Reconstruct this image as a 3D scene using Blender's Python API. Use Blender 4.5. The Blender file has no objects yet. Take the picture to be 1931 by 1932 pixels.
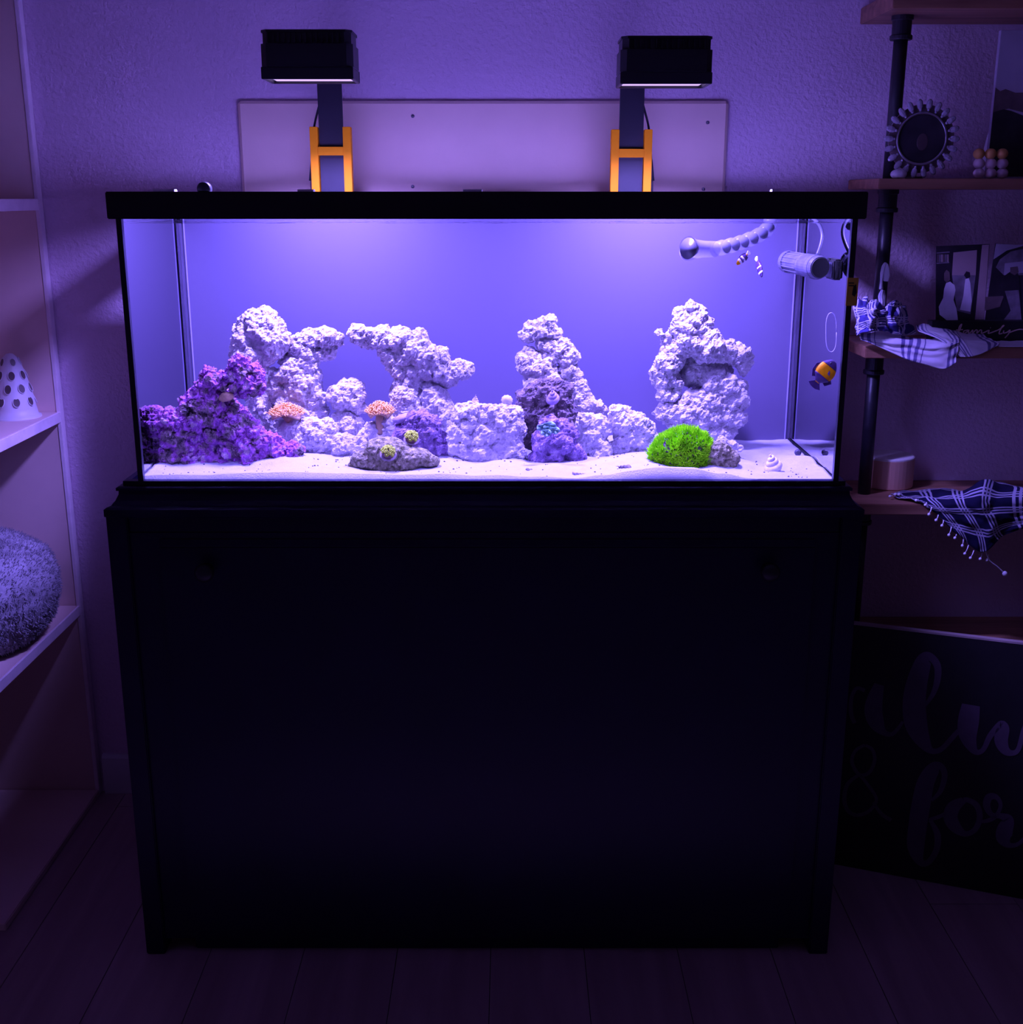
import bpy, bmesh, math, random
from mathutils import Vector, Matrix, noise as mnoise
random.seed(7)

# ------------------------------------------------------------------ camera
F_PX, PITCH, CAM = 2200.0, math.radians(15.16), Vector((0, -1.955, 1.404))
SP, CP = math.sin(PITCH), math.cos(PITCH)
sc = bpy.context.scene
C = sc.collection
cam_d = bpy.data.cameras.new('camera'); cam = bpy.data.objects.new('camera', cam_d); C.objects.link(cam)
cam.location = CAM; cam.rotation_euler = (math.pi/2 - PITCH, 0, 0)
cam_d.sensor_fit = 'VERTICAL'; cam_d.sensor_height = 36; cam_d.lens = F_PX/1932*36
cam_d.clip_start = 0.02
sc.camera = cam
# world: a dark room at night
w = bpy.data.worlds.new('night_room'); sc.world = w; w.use_nodes = True
w.node_tree.nodes['Background'].inputs[0].default_value = (0.48, 0.34, 1.0, 1)
w.node_tree.nodes['Background'].inputs[1].default_value = 0.026
sc.view_settings.view_transform = 'Standard'; sc.view_settings.look = 'None'
sc.view_settings.exposure = 0.0; sc.view_settings.gamma = 1.0
sc.view_settings.use_curve_mapping = False
LAMP_POWER = 19.0
LAMP_COLOR = (0.36, 0.26, 1.35)

# ------------------------------------------------------------------ helpers
def ray(x, y):
    u, v = (x-965.5)/F_PX, (y-966)/F_PX
    return Vector((u, CP - v*SP, -SP - v*CP))
def at(x, y, Y):                       # pixel on the vertical plane y = Y
    d = ray(x, y); return CAM + d*((Y-CAM.y)/d.y)
def atz(x, y, z):                      # pixel on the horizontal plane z
    d = ray(x, y); return CAM + d*((z-CAM.z)/d.z)
def atp(x, y, p0, n):                  # pixel on any plane
    d = ray(x, y); return CAM + d*((p0-CAM).dot(n)/d.dot(n))
def pxm(y, Y):                         # pixels per metre there
    return F_PX/((Y-CAM.y)/ray(965.5, y).y)

def tag(o, label, cat=None, group=None, kind=None):
    if label: o['label'] = label
    if cat: o['category'] = cat
    if group: o['group'] = group
    if kind: o['kind'] = kind
    return o
def thing(name, loc, label, cat, group=None):
    o = bpy.data.objects.new(name, None); C.objects.link(o); o.location = loc
    o.empty_display_size = .05
    return tag(o, label, cat, group)
def worldloc(o):
    v = Vector(o.location)
    while o.parent: o = o.parent; v += Vector(o.location)
    return v
def link(name, me, mat, parent=None, smooth=False, origin=None):
    """me has world coordinates; move it to a local origin"""
    if parent is not None and origin is None: org = worldloc(parent)
    elif origin is not None: org = Vector(origin)
    else:
        xs = [v.co for v in me.vertices]
        lo = [min(c[i] for c in xs) for i in range(3)]; hi = [max(c[i] for c in xs) for i in range(3)]
        org = Vector(((lo[0]+hi[0])/2, (lo[1]+hi[1])/2, lo[2]))
    me.transform(Matrix.Translation(-org))
    if mat: me.materials.append(mat)
    if smooth: me.polygons.foreach_set('use_smooth', [True]*len(me.polygons))
    o = bpy.data.objects.new(name, me); C.objects.link(o)
    if parent is not None: o.parent = parent; o.location = org - worldloc(parent)
    else: o.location = org
    return o

class MB:
    def __init__(s): s.v = []; s.f = []; s.uv = None
    def add(s, vs, fs):
        n = len(s.v); s.v += [Vector(v) for v in vs]; s.f += [[i+n for i in f] for f in fs]; return s
    def box(s, x0, x1, y0, y1, z0, z1):
        return s.add([(x, y, z) for x in (x0, x1) for y in (y0, y1) for z in (z0, z1)],
            [(0,1,3,2),(4,6,7,5),(0,4,5,1),(2,3,7,6),(0,2,6,4),(1,5,7,3)])
    def prism(s, pts, ext):            # polygon (3D points) extruded by a vector
        n = len(pts); e = Vector(ext); p = [Vector(q) for q in pts]
        return s.add(p + [q+e for q in p], [list(range(n))[::-1], list(range(n, 2*n))] +
            [(i, (i+1) % n, (i+1) % n+n, i+n) for i in range(n)])
    def tube(s, pts, rad, n=10, cap=True, flat=1.0):
        pts = [Vector(p) for p in pts]; m = len(pts)
        rad = [rad]*m if not hasattr(rad, '__len__') else rad
        rings = []; up = None
        for i, p in enumerate(pts):
            t = (pts[min(i+1, m-1)]-pts[max(i-1, 0)]).normalized()
            if up is None:
                up = Vector((0, 0, 1)) if abs(t.z) < .9 else Vector((0, 1, 0))
            a = t.cross(up).normalized(); b = a.cross(t).normalized(); up = b
            rings.append([p + (a*math.cos(q)+b*math.sin(q)*flat)*rad[i] for q in [2*math.pi*k/n for k in range(n)]])
        vs = [v for r in rings for v in r]
        fs = [(i*n+k, i*n+(k+1) % n, (i+1)*n+(k+1) % n, (i+1)*n+k) for i in range(m-1) for k in range(n)]
        if cap: fs += [list(range(n))[::-1], list(range((m-1)*n, m*n))]
        return s.add(vs, fs)
    def cyl(s, a, b, r, n=20, r2=None): return s.tube([a, b], [r, r if r2 is None else r2], n)
    def ell(s, c, r, nu=14, nv=9, rot=None):
        c = Vector(c); r = (r, r, r) if not hasattr(r, '__len__') else r
        vs = []
        for j in range(nv+1):
            th = math.pi*j/nv
            for k in range(nu):
                ph = 2*math.pi*k/nu
                p = Vector((r[0]*math.sin(th)*math.cos(ph), r[1]*math.sin(th)*math.sin(ph), r[2]*math.cos(th)))
                if rot is not None: p = rot @ p
                vs.append(c+p)
        fs = [(j*nu+k, (j+1)*nu+k, (j+1)*nu+(k+1) % nu, j*nu+(k+1) % nu) for j in range(nv) for k in range(nu)]
        return s.add(vs, fs)
    def lathe(s, c, prof, n=32, axis='z'):   # prof: (radius, height)
        c = Vector(c); vs = []
        for r, h in prof:
            for k in range(n):
                q = 2*math.pi*k/n; x, y = r*math.cos(q), r*math.sin(q)
                vs.append(c + (Vector((x, y, h)) if axis == 'z' else Vector((x, -h, y)) if axis == '-y' else Vector((h, x, y))))
        m = len(prof)
        fs = [(i*n+k, i*n+(k+1) % n, (i+1)*n+(k+1) % n, (i+1)*n+k) for i in range(m-1) for k in range(n)]
        return s.add(vs, fs)
    def mesh(s, bevel=0, seg=2):
        me = bpy.data.meshes.new('m'); bm = bmesh.new()
        vs = [bm.verts.new(v) for v in s.v]; bm.verts.ensure_lookup_table()
        for f in s.f:
            try: bm.faces.new([vs[i] for i in f])
            except ValueError: pass
        bmesh.ops.remove_doubles(bm, verts=bm.verts, dist=1e-6)
        bmesh.ops.recalc_face_normals(bm, faces=bm.faces)
        if bevel:
            ed = [e for e in bm.edges if len(e.link_faces) == 2 and e.calc_face_angle(0) > .6]
            bmesh.ops.bevel(bm, geom=ed, offset=bevel, segments=seg, affect='EDGES', clamp_overlap=True)
        bm.to_mesh(me); bm.free(); return me
    def build(s, name, mat, parent=None, bevel=0, smooth=False, origin=None, seg=2):
        return link(name, s.mesh(bevel, seg), mat, parent, smooth, origin)

# ------------------------------------------------------------------ materials
def nodes(name):
    m = bpy.data.materials.new(name); m.use_nodes = True
    nt = m.node_tree; return m, nt, nt.nodes['Principled BSDF']
def simple(name, col, rough=.6, var=0, vscale=20, bump=0, bscale=60, metal=0, spec=.5, col2=None, coat=0, detail=4, bdist=.002):
    m, nt, b = nodes(name)
    b.inputs['Base Color'].default_value = (*col, 1); b.inputs['Roughness'].default_value = rough
    b.inputs['Metallic'].default_value = metal; b.inputs['Specular IOR Level'].default_value = spec
    b.inputs['Coat Weight'].default_value = coat
    tc = nt.nodes.new('ShaderNodeTexCoord')
    if var or col2:
        n = nt.nodes.new('ShaderNodeTexNoise'); n.inputs['Scale'].default_value = vscale; n.inputs['Detail'].default_value = detail
        nt.links.new(tc.outputs['Object'], n.inputs['Vector'])
        r = nt.nodes.new('ShaderNodeValToRGB'); r.color_ramp.elements[0].position = .35; r.color_ramp.elements[1].position = .65
        c2 = col2 if col2 else tuple(max(0, c*(1-var)) for c in col)
        r.color_ramp.elements[0].color = (*c2, 1); r.color_ramp.elements[1].color = (*col, 1)
        nt.links.new(n.outputs['Fac'], r.inputs['Fac']); nt.links.new(r.outputs['Color'], b.inputs['Base Color'])
    if bump:
        n2 = nt.nodes.new('ShaderNodeTexNoise'); n2.inputs['Scale'].default_value = bscale; n2.inputs['Detail'].default_value = 3
        nt.links.new(tc.outputs['Object'], n2.inputs['Vector'])
        bp = nt.nodes.new('ShaderNodeBump'); bp.inputs['Strength'].default_value = bump; bp.inputs['Distance'].default_value = bdist
        nt.links.new(n2.outputs['Fac'], bp.inputs['Height']); nt.links.new(bp.outputs['Normal'], b.inputs['Normal'])
    return m
def wood(name, c1, c2, scale=(2, 30, 30), rough=.55):
    m, nt, b = nodes(name); tc = nt.nodes.new('ShaderNodeTexCoord'); mp = nt.nodes.new('ShaderNodeMapping')
    mp.inputs['Scale'].default_value = scale
    n = nt.nodes.new('ShaderNodeTexNoise'); n.inputs['Scale'].default_value = 1.5; n.inputs['Detail'].default_value = 6; n.inputs['Distortion'].default_value = .6
    r = nt.nodes.new('ShaderNodeValToRGB'); r.color_ramp.elements[0].position = .3; r.color_ramp.elements[1].position = .7
    r.color_ramp.elements[0].color = (*c1, 1); r.color_ramp.elements[1].color = (*c2, 1)
    nt.links.new(tc.outputs['Object'], mp.inputs['Vector']); nt.links.new(mp.outputs['Vector'], n.inputs['Vector'])
    nt.links.new(n.outputs['Fac'], r.inputs['Fac']); nt.links.new(r.outputs['Color'], b.inputs['Base Color'])
    bp = nt.nodes.new('ShaderNodeBump'); bp.inputs['Strength'].default_value = .15; bp.inputs['Distance'].default_value = .002
    nt.links.new(n.outputs['Fac'], bp.inputs['Height']); nt.links.new(bp.outputs['Normal'], b.inputs['Normal'])
    b.inputs['Roughness'].default_value = rough
    return m
def glass(name, ior=1.33, tint=(1, 1, 1), wave=0, rough=0.0):
    m = bpy.data.materials.new(name); m.use_nodes = True; nt = m.node_tree; nt.nodes.clear()
    out = nt.nodes.new('ShaderNodeOutputMaterial'); mix = nt.nodes.new('ShaderNodeMixShader')
    tr = nt.nodes.new('ShaderNodeBsdfTransparent'); gl = nt.nodes.new('ShaderNodeBsdfGlossy'); fr = nt.nodes.new('ShaderNodeFresnel')
    tr.inputs[0].default_value = (*tint, 1); gl.inputs['Roughness'].default_value = rough; fr.inputs['IOR'].default_value = ior
    if wave:
        tc = nt.nodes.new('ShaderNodeTexCoord')
        n = nt.nodes.new('ShaderNodeTexNoise'); n.inputs['Scale'].default_value = 14; nt.links.new(tc.outputs['Object'], n.inputs['Vector'])
        bp = nt.nodes.new('ShaderNodeBump'); bp.inputs['Strength'].default_value = wave; bp.inputs['Distance'].default_value = .02
        nt.links.new(n.outputs['Fac'], bp.inputs['Height']); nt.links.new(bp.outputs['Normal'], gl.inputs['Normal'])
    # Schlick reflectance, the same from both sides
    g = nt.nodes.new('ShaderNodeNewGeometry'); d = nt.nodes.new('ShaderNodeVectorMath'); d.operation = 'DOT_PRODUCT'
    nt.links.new(g.outputs['Incoming'], d.inputs[0]); nt.links.new(g.outputs['Normal'], d.inputs[1])
    def mth(op, p, q=None):
        n_ = nt.nodes.new('ShaderNodeMath'); n_.operation = op
        for i_, v_ in enumerate((p, q)):
            if isinstance(v_, (int, float)): n_.inputs[i_].default_value = v_
            elif v_ is not None: nt.links.new(v_, n_.inputs[i_])
        return n_.outputs[0]
    f0 = ((ior-1)/(ior+1))**2
    sch = mth('ADD', mth('MULTIPLY', mth('POWER', mth('SUBTRACT', 1.0, mth('ABSOLUTE', d.outputs['Value'])), 5.0), 1.0-f0 if ior > 1 else 0.0), f0)
    nt.links.new(sch, mix.inputs[0]); nt.links.new(tr.outputs[0], mix.inputs[1]); nt.links.new(gl.outputs[0], mix.inputs[2])
    nt.links.new(mix.outputs[0], out.inputs[0]); return m
def plaid(name, base, light, su, sv, dense=.5, phase=0.0):
    """woven check: bands in u and v of the cloth's own UV"""
    m, nt, b = nodes(name); uv = nt.nodes.new('ShaderNodeUVMap'); uv.uv_map = 'UVMap'
    sep = nt.nodes.new('ShaderNodeSeparateXYZ'); nt.links.new(uv.outputs[0], sep.inputs[0])
    def band(axis, scale):
        def M(op, a, bb=None):
            n = nt.nodes.new('ShaderNodeMath'); n.operation = op
            for i, q in enumerate((a, bb)):
                if q is None: continue
                if isinstance(q, (int, float)): n.inputs[i].default_value = q
                else: nt.links.new(q, n.inputs[i])
            return n.outputs[0]
        t = M('ADD', M('MULTIPLY', sep.outputs[axis], scale), phase)
        big = M('LESS_THAN', M('FRACT', t), dense)                 # striped zone
        thin = M('LESS_THAN', M('FRACT', M('MULTIPLY', t, 7.0)), .5)
        return M('MULTIPLY', big, thin)
    bu = band(0, su); bv = band(1, sv) if sv else bu
    add = nt.nodes.new('ShaderNodeMath'); add.operation = 'ADD'; add.use_clamp = True
    nt.links.new(bu, add.inputs[0]); nt.links.new(bv, add.inputs[1])
    mx = nt.nodes.new('ShaderNodeMix'); mx.data_type = 'RGBA'
    mx.inputs['A'].default_value = (*base, 1); mx.inputs['B'].default_value = (*light, 1)
    ml = nt.nodes.new('ShaderNodeMath'); ml.operation = 'MULTIPLY'; ml.inputs[1].default_value = .9
    nt.links.new(add.outputs[0], ml.inputs[0]); nt.links.new(ml.outputs[0], mx.inputs['Factor'])
    nt.links.new(mx.outputs['Result'], b.inputs['Base Color']); b.inputs['Roughness'].default_value = .9
    b.inputs['Specular IOR Level'].default_value = .1
    return m
def glow(name, col, strength):
    m = bpy.data.materials.new(name); m.use_nodes = True; nt = m.node_tree; nt.nodes.clear()
    o = nt.nodes.new('ShaderNodeOutputMaterial'); e = nt.nodes.new('ShaderNodeEmission')
    e.inputs[0].default_value = (*col, 1); e.inputs[1].default_value = strength
    nt.links.new(e.outputs[0], o.inputs[0]); return m

M = {}
M['wall'] = simple('wall_paint', (.80, .60, .75), .55, var=.06, vscale=3, bump=.75, bscale=130, bdist=.004)
M['ceiling'] = simple('ceiling_paint', (.8, .76, .8), .8)
M['floor'] = wood('floor_vinyl', (.34, .22, .22), (.46, .32, .31), (14, 1.2, 14), .5)
M['gap'] = simple('floor_gap', (.03, .02, .02), .9)
M['white_trim'] = simple('trim_paint', (.75, .73, .75), .5, var=.05)
M['mdf'] = simple('bookcase_laminate', (.82, .60, .54), .6, var=.08, vscale=6)
M['mdf_edge'] = simple('bookcase_edge_paint', (.95, .80, .84), .55, var=.1, vscale=30, bump=.3, bscale=40)
M['black_wood'] = simple('black_stand_paint', (.008, .006, .034), .36, spec=.35, var=.15, vscale=9, bump=.08, bscale=120)
M['black_plastic'] = simple('black_frame_plastic', (.006, .006, .009), .5, bump=.05, bscale=200)
M['silicone'] = simple('black_silicone', (.02, .02, .03), .35)
M['glass'] = glass('tank_glass', 1.33, (.985, .99, 1))
def total_reflection(m, lo=.45, hi=.60):
    # water behind glass: clear when seen squarely, a mirror past the critical angle (48.6 degrees)
    nt = m.node_tree; fr = [n for n in nt.nodes if n.type == 'FRESNEL'][0]; mix = [n for n in nt.nodes if n.type == 'MIX_SHADER'][0]
    g = nt.nodes.new('ShaderNodeNewGeometry'); d = nt.nodes.new('ShaderNodeVectorMath'); d.operation = 'DOT_PRODUCT'
    nt.links.new(g.outputs['Incoming'], d.inputs[0]); nt.links.new(g.outputs['Normal'], d.inputs[1])
    a = nt.nodes.new('ShaderNodeMath'); a.operation = 'ABSOLUTE'; nt.links.new(d.outputs['Value'], a.inputs[0])
    mr = nt.nodes.new('ShaderNodeMapRange'); mr.interpolation_type = 'SMOOTHSTEP'; nt.links.new(a.outputs[0], mr.inputs['Value'])
    mr.inputs['From Min'].default_value = .655; mr.inputs['From Max'].default_value = .74
    mr.inputs['To Min'].default_value = 1.0; mr.inputs['To Max'].default_value = .03
    m2 = nt.nodes.new('ShaderNodeMapRange'); m2.interpolation_type = 'SMOOTHSTEP'; nt.links.new(a.outputs[0], m2.inputs['Value'])
    m2.inputs['From Min'].default_value = lo; m2.inputs['From Max'].default_value = hi      # seen from the air side
    m2.inputs['To Min'].default_value = 1.0; m2.inputs['To Max'].default_value = .03
    sw = nt.nodes.new('ShaderNodeMix'); nt.links.new(g.outputs['Backfacing'], sw.inputs[0])
    nt.links.new(m2.outputs[0], sw.inputs[2]); nt.links.new(mr.outputs[0], sw.inputs[3])
    nt.links.new(sw.outputs[0], mix.inputs[0]); nt.nodes.remove(fr)
total_reflection(M['glass'])
M['front_glass'] = glass('tank_front_glass', 1.33, (.985, .99, 1)); total_reflection(M['front_glass'], .27, .40)
M['clear_face'] = glass('pane_inner_face', 1.0)
M['lid'] = glass('lid_glass', 1.5, (.98, .99, 1))
M['water'] = glass('water_surface', 1.33, (1, 1, 1), wave=.35)
M['clear_bead'] = simple('clear_silicone_bead', (.30, .27, .50), .4)
M['bluepaint'] = simple('blue_back_paint', (.125, .105, .19), .6, var=.06, vscale=2)
M['sand'] = simple('aragonite_sand', (.36, .35, .41), .9, var=.06, vscale=90, bump=.5, bscale=420, bdist=.002, detail=8)
M['speck'] = simple('dark_grit', (.08, .06, .07), .9)
M['rock'] = simple('white_dry_rock', (.56, .52, .55), .95, col2=(.40, .36, .41), vscale=35, bump=.8, bscale=180, bdist=.004)
M['rock_grey'] = simple('grey_brown_rock', (.36, .33, .21), .95, spec=.15, col2=(.10, .09, .045), vscale=150, bump=1, bscale=260, bdist=.004)
M['rock_brown'] = simple('brown_algae_rock', (.24, .18, .19), .95, col2=(.08, .055, .075), vscale=60, bump=1, bscale=160, bdist=.005)
M['rock_purple'] = simple('purple_coralline_rock', (.42, .18, .50), .9, col2=(.15, .10, .13), vscale=40, bump=1, bscale=170, bdist=.005, detail=7)
M['rock_violet'] = simple('violet_coralline_rock', (.36, .24, .50), .9, col2=(.20, .14, .26), vscale=50, bump=1, bscale=170, bdist=.005, detail=7)
def multi(name, stops, scale, bump=1, bscale=170, bdist=.005, detail=6):
    m = simple(name, stops[0][1], .92, bump=bump, bscale=bscale, bdist=bdist); nt = m.node_tree; b = nt.nodes['Principled BSDF']
    tc = nt.nodes.new('ShaderNodeTexCoord'); n = nt.nodes.new('ShaderNodeTexNoise'); n.inputs['Scale'].default_value = scale; n.inputs['Detail'].default_value = detail
    nt.links.new(tc.outputs['Object'], n.inputs['Vector']); r = nt.nodes.new('ShaderNodeValToRGB')
    e = r.color_ramp.elements
    while len(e) < len(stops): e.new(.5)
    for k, (p, c) in enumerate(stops): e[k].position = p; e[k].color = (*c, 1)
    nt.links.new(n.outputs['Fac'], r.inputs['Fac']); nt.links.new(r.outputs['Color'], b.inputs['Base Color']); return m
M['rock_purple'] = multi('purple_coralline', [(.30, (.05, .03, .05)), (.42, (.20, .13, .15)), (.50, (.34, .10, .36)), (.58, (.26, .07, .34)), (.64, (.42, .30, .36)), (.72, (.52, .14, .46))], 38)
M['rock_violet'] = multi('violet_coralline', [(.32, (.07, .04, .10)), (.46, (.20, .12, .28)), (.56, (.26, .16, .34)), (.68, (.42, .32, .44))], 55)
M['lamp_black'] = simple('lamp_black', (.012, .011, .015), .45, bump=.05, bscale=150)
M['lamp_line'] = simple('lamp_seam', (.05, .045, .07), .3)
M['arm'] = simple('arm_charcoal', (.016, .013, .024), .5, var=.1)
M['orange'] = simple('orange_bracket_plastic', (1.0, .36, .003), .6, spec=.15, var=.04, bump=.1, bscale=300)
M['lens'] = glow('led_panel', (.62, .42, 1.0), 1.4)
M['board'] = simple('fibreboard', (.98, .74, .60), .75, var=.08, vscale=5, bump=.15, bscale=60)
M['screw'] = simple('screw_steel', (.35, .33, .38), .35, metal=1)
M['cord'] = simple('black_cord', (.015, .012, .02), .5)
M['plank'] = wood('shelf_plank', (.20, .085, .05), (.42, .21, .12), (2.5, 30, 30))
M['pipe'] = simple('black_iron_pipe', (.018, .016, .024), .4, var=.2, vscale=40, bump=.2, bscale=80)
M['white_plastic'] = simple('white_plastic', (.80, .76, .82), .45)
M['fleece'] = simple('grey_fleece', (.38, .35, .40), 1, col2=(.26, .24, .28), vscale=40, bump=.3, bscale=220, bdist=.003)
M['green'] = simple('neon_green_polyps', (.44, 1.0, .015), .7, spec=.1, col2=(.20, .62, .01), vscale=70)
M['mat_purple'] = simple('purple_coral_mat', (.22, .12, .25), .9, var=.3, bump=.6)
M['zoa'] = simple('yellow_green_polyp', (.42, .50, .05), .7, spec=.1, col2=(.20, .25, .03), vscale=200)
M['zoa_mid'] = simple('pale_polyp_mouth', (.62, .72, .14), .7, spec=.1)
M['zoa_body'] = simple('purple_polyp_stalk', (.20, .10, .12), .8, var=.3)
M['plug'] = simple('frag_plug', (.28, .22, .25), .9, var=.2, vscale=60)
M['leather'] = simple('tan_leather_coral', (.50, .33, .20), .8, spec=.15, var=.12, vscale=60)
M['leather_polyp'] = simple('orange_polyp_tip', (.85, .50, .17), .7, spec=.1)
M['mushroom'] = simple('teal_mushroom_coral', (.26, .46, .40), .6, col2=(.16, .30, .32), vscale=60)
M['shell'] = simple('snail_shell', (.55, .48, .55), .5, col2=(.24, .18, .26), vscale=90, bump=.4)
M['shell_pale'] = simple('pale_shell', (.80, .74, .80), .5, col2=(.50, .44, .52), vscale=60, bump=.3)
M['shell_dark'] = simple('dark_snail_shell', (.18, .14, .15), .6, col2=(.07, .05, .06), vscale=90, bump=.5)
M['shell_violet'] = simple('violet_snail_shell', (.42, .30, .52), .6, col2=(.26, .18, .34), vscale=90, bump=.5)
M['clear'] = simple('clear_nozzle_plastic', (.30, .29, .42), .25, var=.15, vscale=30)
M['clear'].node_tree.nodes['Principled BSDF'].inputs['Alpha'].default_value = .38
M['pump'] = simple('pump_plastic', (.07, .065, .10), .35, var=.3, vscale=30)
M['pump_clear'] = simple('pump_cage', (.24, .23, .34), .3, var=.3, vscale=60)
M['pump_clear'].node_tree.nodes['Principled BSDF'].inputs['Alpha'].default_value = .6
M['sticker'] = simple('yellow_sticker', (.80, .52, .06), .6)
M['ink'] = simple('black_ink', (.02, .02, .02), .6)
M['fish_dark'] = simple('fish_indigo', (.07, .03, .14), .45, var=.3, vscale=80)
M['fish_orange'] = simple('fish_orange', (.95, .42, .0), .5, spec=.2, col2=(.70, .25, .0), vscale=60)
M['fish_white'] = simple('fish_white', (.85, .80, .85), .4)
M['pale_line'] = simple('pale_ring', (.55, .52, .80), .5)
M['cream'] = simple('cream_top', (.82, .80, .72), .7, var=.06)
M['cork'] = wood('canister_wood', (.62, .34, .22), (.80, .50, .36), (16, 16, 2))
M['navy_plaid'] = plaid('navy_plaid', (.010, .009, .035), (.40, .38, .48), 4.5, 4.0, .42)
M['scarf_plaid'] = plaid('scarf_plaid', (.06, .05, .22), (.70, .66, .74), 1.6, 2.0, .5, .2)
M['scarf_stripe'] = plaid('scarf_stripe_end', (.62, .58, .64), (.10, .08, .24), 2.2, 0, .45, .1)
M['cloth_white'] = simple('white_cloth', (.82, .80, .84), .9)
M['silver'] = simple('silver_rim', (.55, .52, .58), .3, metal=1)
M['crystal'] = simple('crystal_bead', (.34, .30, .38), .06, spec=1, coat=1)
M['photo_dark'] = simple('photo_dark', (.035, .028, .040), .35, col2=(.015, .012, .02), vscale=30)
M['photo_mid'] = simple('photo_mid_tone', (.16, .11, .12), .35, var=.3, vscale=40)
M['photo_face'] = simple('photo_dim_face', (.07, .045, .05), .35)
M['photo_tan'] = simple('photo_tan', (.42, .30, .32), .35, var=.1, vscale=20)
M['photo_sky'] = simple('photo_sky', (.45, .40, .50), .35, var=.1, vscale=14)
M['photo_white'] = simple('photo_white', (.80, .74, .84), .35, var=.1, vscale=60)
M['photo_grey'] = simple('photo_grey', (.25, .21, .27), .35, var=.4, vscale=50)
M['sign_black'] = simple('sign_black', (.010, .010, .013), .55, var=.3, vscale=30)
M['sign_edge'] = wood('sign_pale_edge', (.34, .26, .24), (.5, .4, .36), (3, 20, 20))
M['letter'] = simple('letter_paint', (.12, .085, .13), .7, var=.15, vscale=40)
M['letter_gold'] = simple('letter_gold', (.62, .42, .38), .4)
M['blush'] = simple('blush_ball', (.62, .46, .50), .6)
M['amber'] = simple('amber_ball', (.55, .28, .08), .6)

# ------------------------------------------------------------------ key planes (metres)
WALL_Y, TANK_D, PANEL_Y = .62, .47, .375
TX0, TX1 = -.656, .576                     # tank frame ends
TZ1, TZF, TZB = 1.411, 1.368, .930         # frame top, frame underside, glass foot seen
SX0, SX1 = -.700, .606                     # stand ends

# ================================================================== SETTING
def struct(name, mb, mat, label, **k):
    o = mb.build(name, mat, **k); tag(o, label, None, None, 'structure'); return o
struct('wall_back', MB().box(-2.2, 2.4, WALL_Y, WALL_Y+.1, 0, 2.5), M['wall'], 'textured painted wall behind the fish tank')
struct('wall_left', MB().box(-2.3, -2.2, -2.6, WALL_Y+.1, 0, 2.5), M['wall'], 'painted wall beyond the bookcase')
struct('ceiling', MB().box(-2.3, 2.4, -2.6, WALL_Y+.1, 2.5, 2.6), M['ceiling'], 'plain pale ceiling')
fl = struct('floor', MB().box(-2.2, 2.4, -2.6, WALL_Y, -.05, -.002), M['gap'], 'dark wood-look plank floor')
x = -2.2; i = 0
while x < 2.4:
    wd = .18; y0 = -2.6 - random.random()*.9
    while y0 < WALL_Y:
        a, b = max(y0, -2.6), min(y0+1.2, WALL_Y)
        if b > a+.02: MB().box(x+.0008, min(x+wd, 2.4)-.0008, a+.0008, b-.0008, -.004, 0).build('plank', M['floor'], fl)
        y0 += 1.2
    x += wd; i += 1
struct('baseboard_back', MB().prism([(-.99, WALL_Y, 0), (-.99, WALL_Y-.014, 0), (-.99, WALL_Y-.014, .093), (-.99, WALL_Y-.008, .101), (-.99, WALL_Y, .101)], (3.39, 0, 0)),
       M['white_trim'], 'white baseboard along the foot of the wall')

# ================================================================== STAND
st = thing('aquarium_stand', (-.047, .2, 0), 'black painted wooden cabinet stand carrying the fish tank', 'cabinet')
SY0, SY1 = .012, .51
MB().box(SX0+.02, SX1-.02, SY0, SY1, .03, .86).build('carcass', M['black_wood'], st, .002)
MB().box(SX0+.09, SX1-.09, SY0-.012, SY0+.02, 0, .03).build('plinth', M['black_wood'], st, .002)
for sx in (SX0, SX1-.036):
    MB().box(sx, sx+.036, SY0-.03, SY0+.02, 0, .882).build('corner_post', M['black_wood'], st, .002)
    MB().box(sx, sx+.036, SY1-.05, SY1+.002, 0, .882).build('corner_post', M['black_wood'], st, .002)
# frame round the recessed front panel with a lit lower chamfer at the top rail
MB().box(SX0+.036, SX1-.036, SY0-.022, SY0+.005, .84, .882).build('top_rail', M['black_wood'], st, .002)
zr = at(900, 1017, SY0-.022).z; zr2 = at(900, 1026, SY0-.010).z
xl, xr = at(303, 1021, SY0-.02).x, at(1538, 1021, SY0-.02).x
MB().box(SX0+.036, SX1-.036, SY0-.022, SY0+.005, zr, .84).build('front_rail', M['black_wood'], st)
MB().box(SX0+.036, xl, SY0-.022, SY0+.005, .03, zr).build('front_stile', M['black_wood'], st)
MB().box(xr, SX1-.036, SY0-.022, SY0+.005, .03, zr).build('front_stile', M['black_wood'], st)
MB().prism([(xl, SY0-.004, zr), (xl, SY0-.024, zr), (xl, SY0-.0295, zr-.010), (xl, SY0-.0295, zr-.012), (xl, SY0-.004, zr-.012)], (xr-xl, 0, 0)).build('panel_ledge', M['black_wood'], st)
MB().box(xl, xr, SY0-.030, SY0, .055, zr-.012).build('door', M['black_wood'], st, .0015)
MB().box(xl, xr, SY0-.024, SY0, .03, .055).build('bottom_rail', M['black_wood'], st, .002)
for kx, ky in ((388, 1078), (1452, 1077)):
    p = at(kx, ky, SY0-.045)
    MB().lathe((p.x, SY0-.030, p.z), [(0, 0), (.011, 0), (.006, .005), (.006, .012), (.013, .016), (.0165, .022), (.0165, .026), (.012, .031), (0, .033)], 24, '-y').build('knob', M['pipe'], st, smooth=True)
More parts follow.
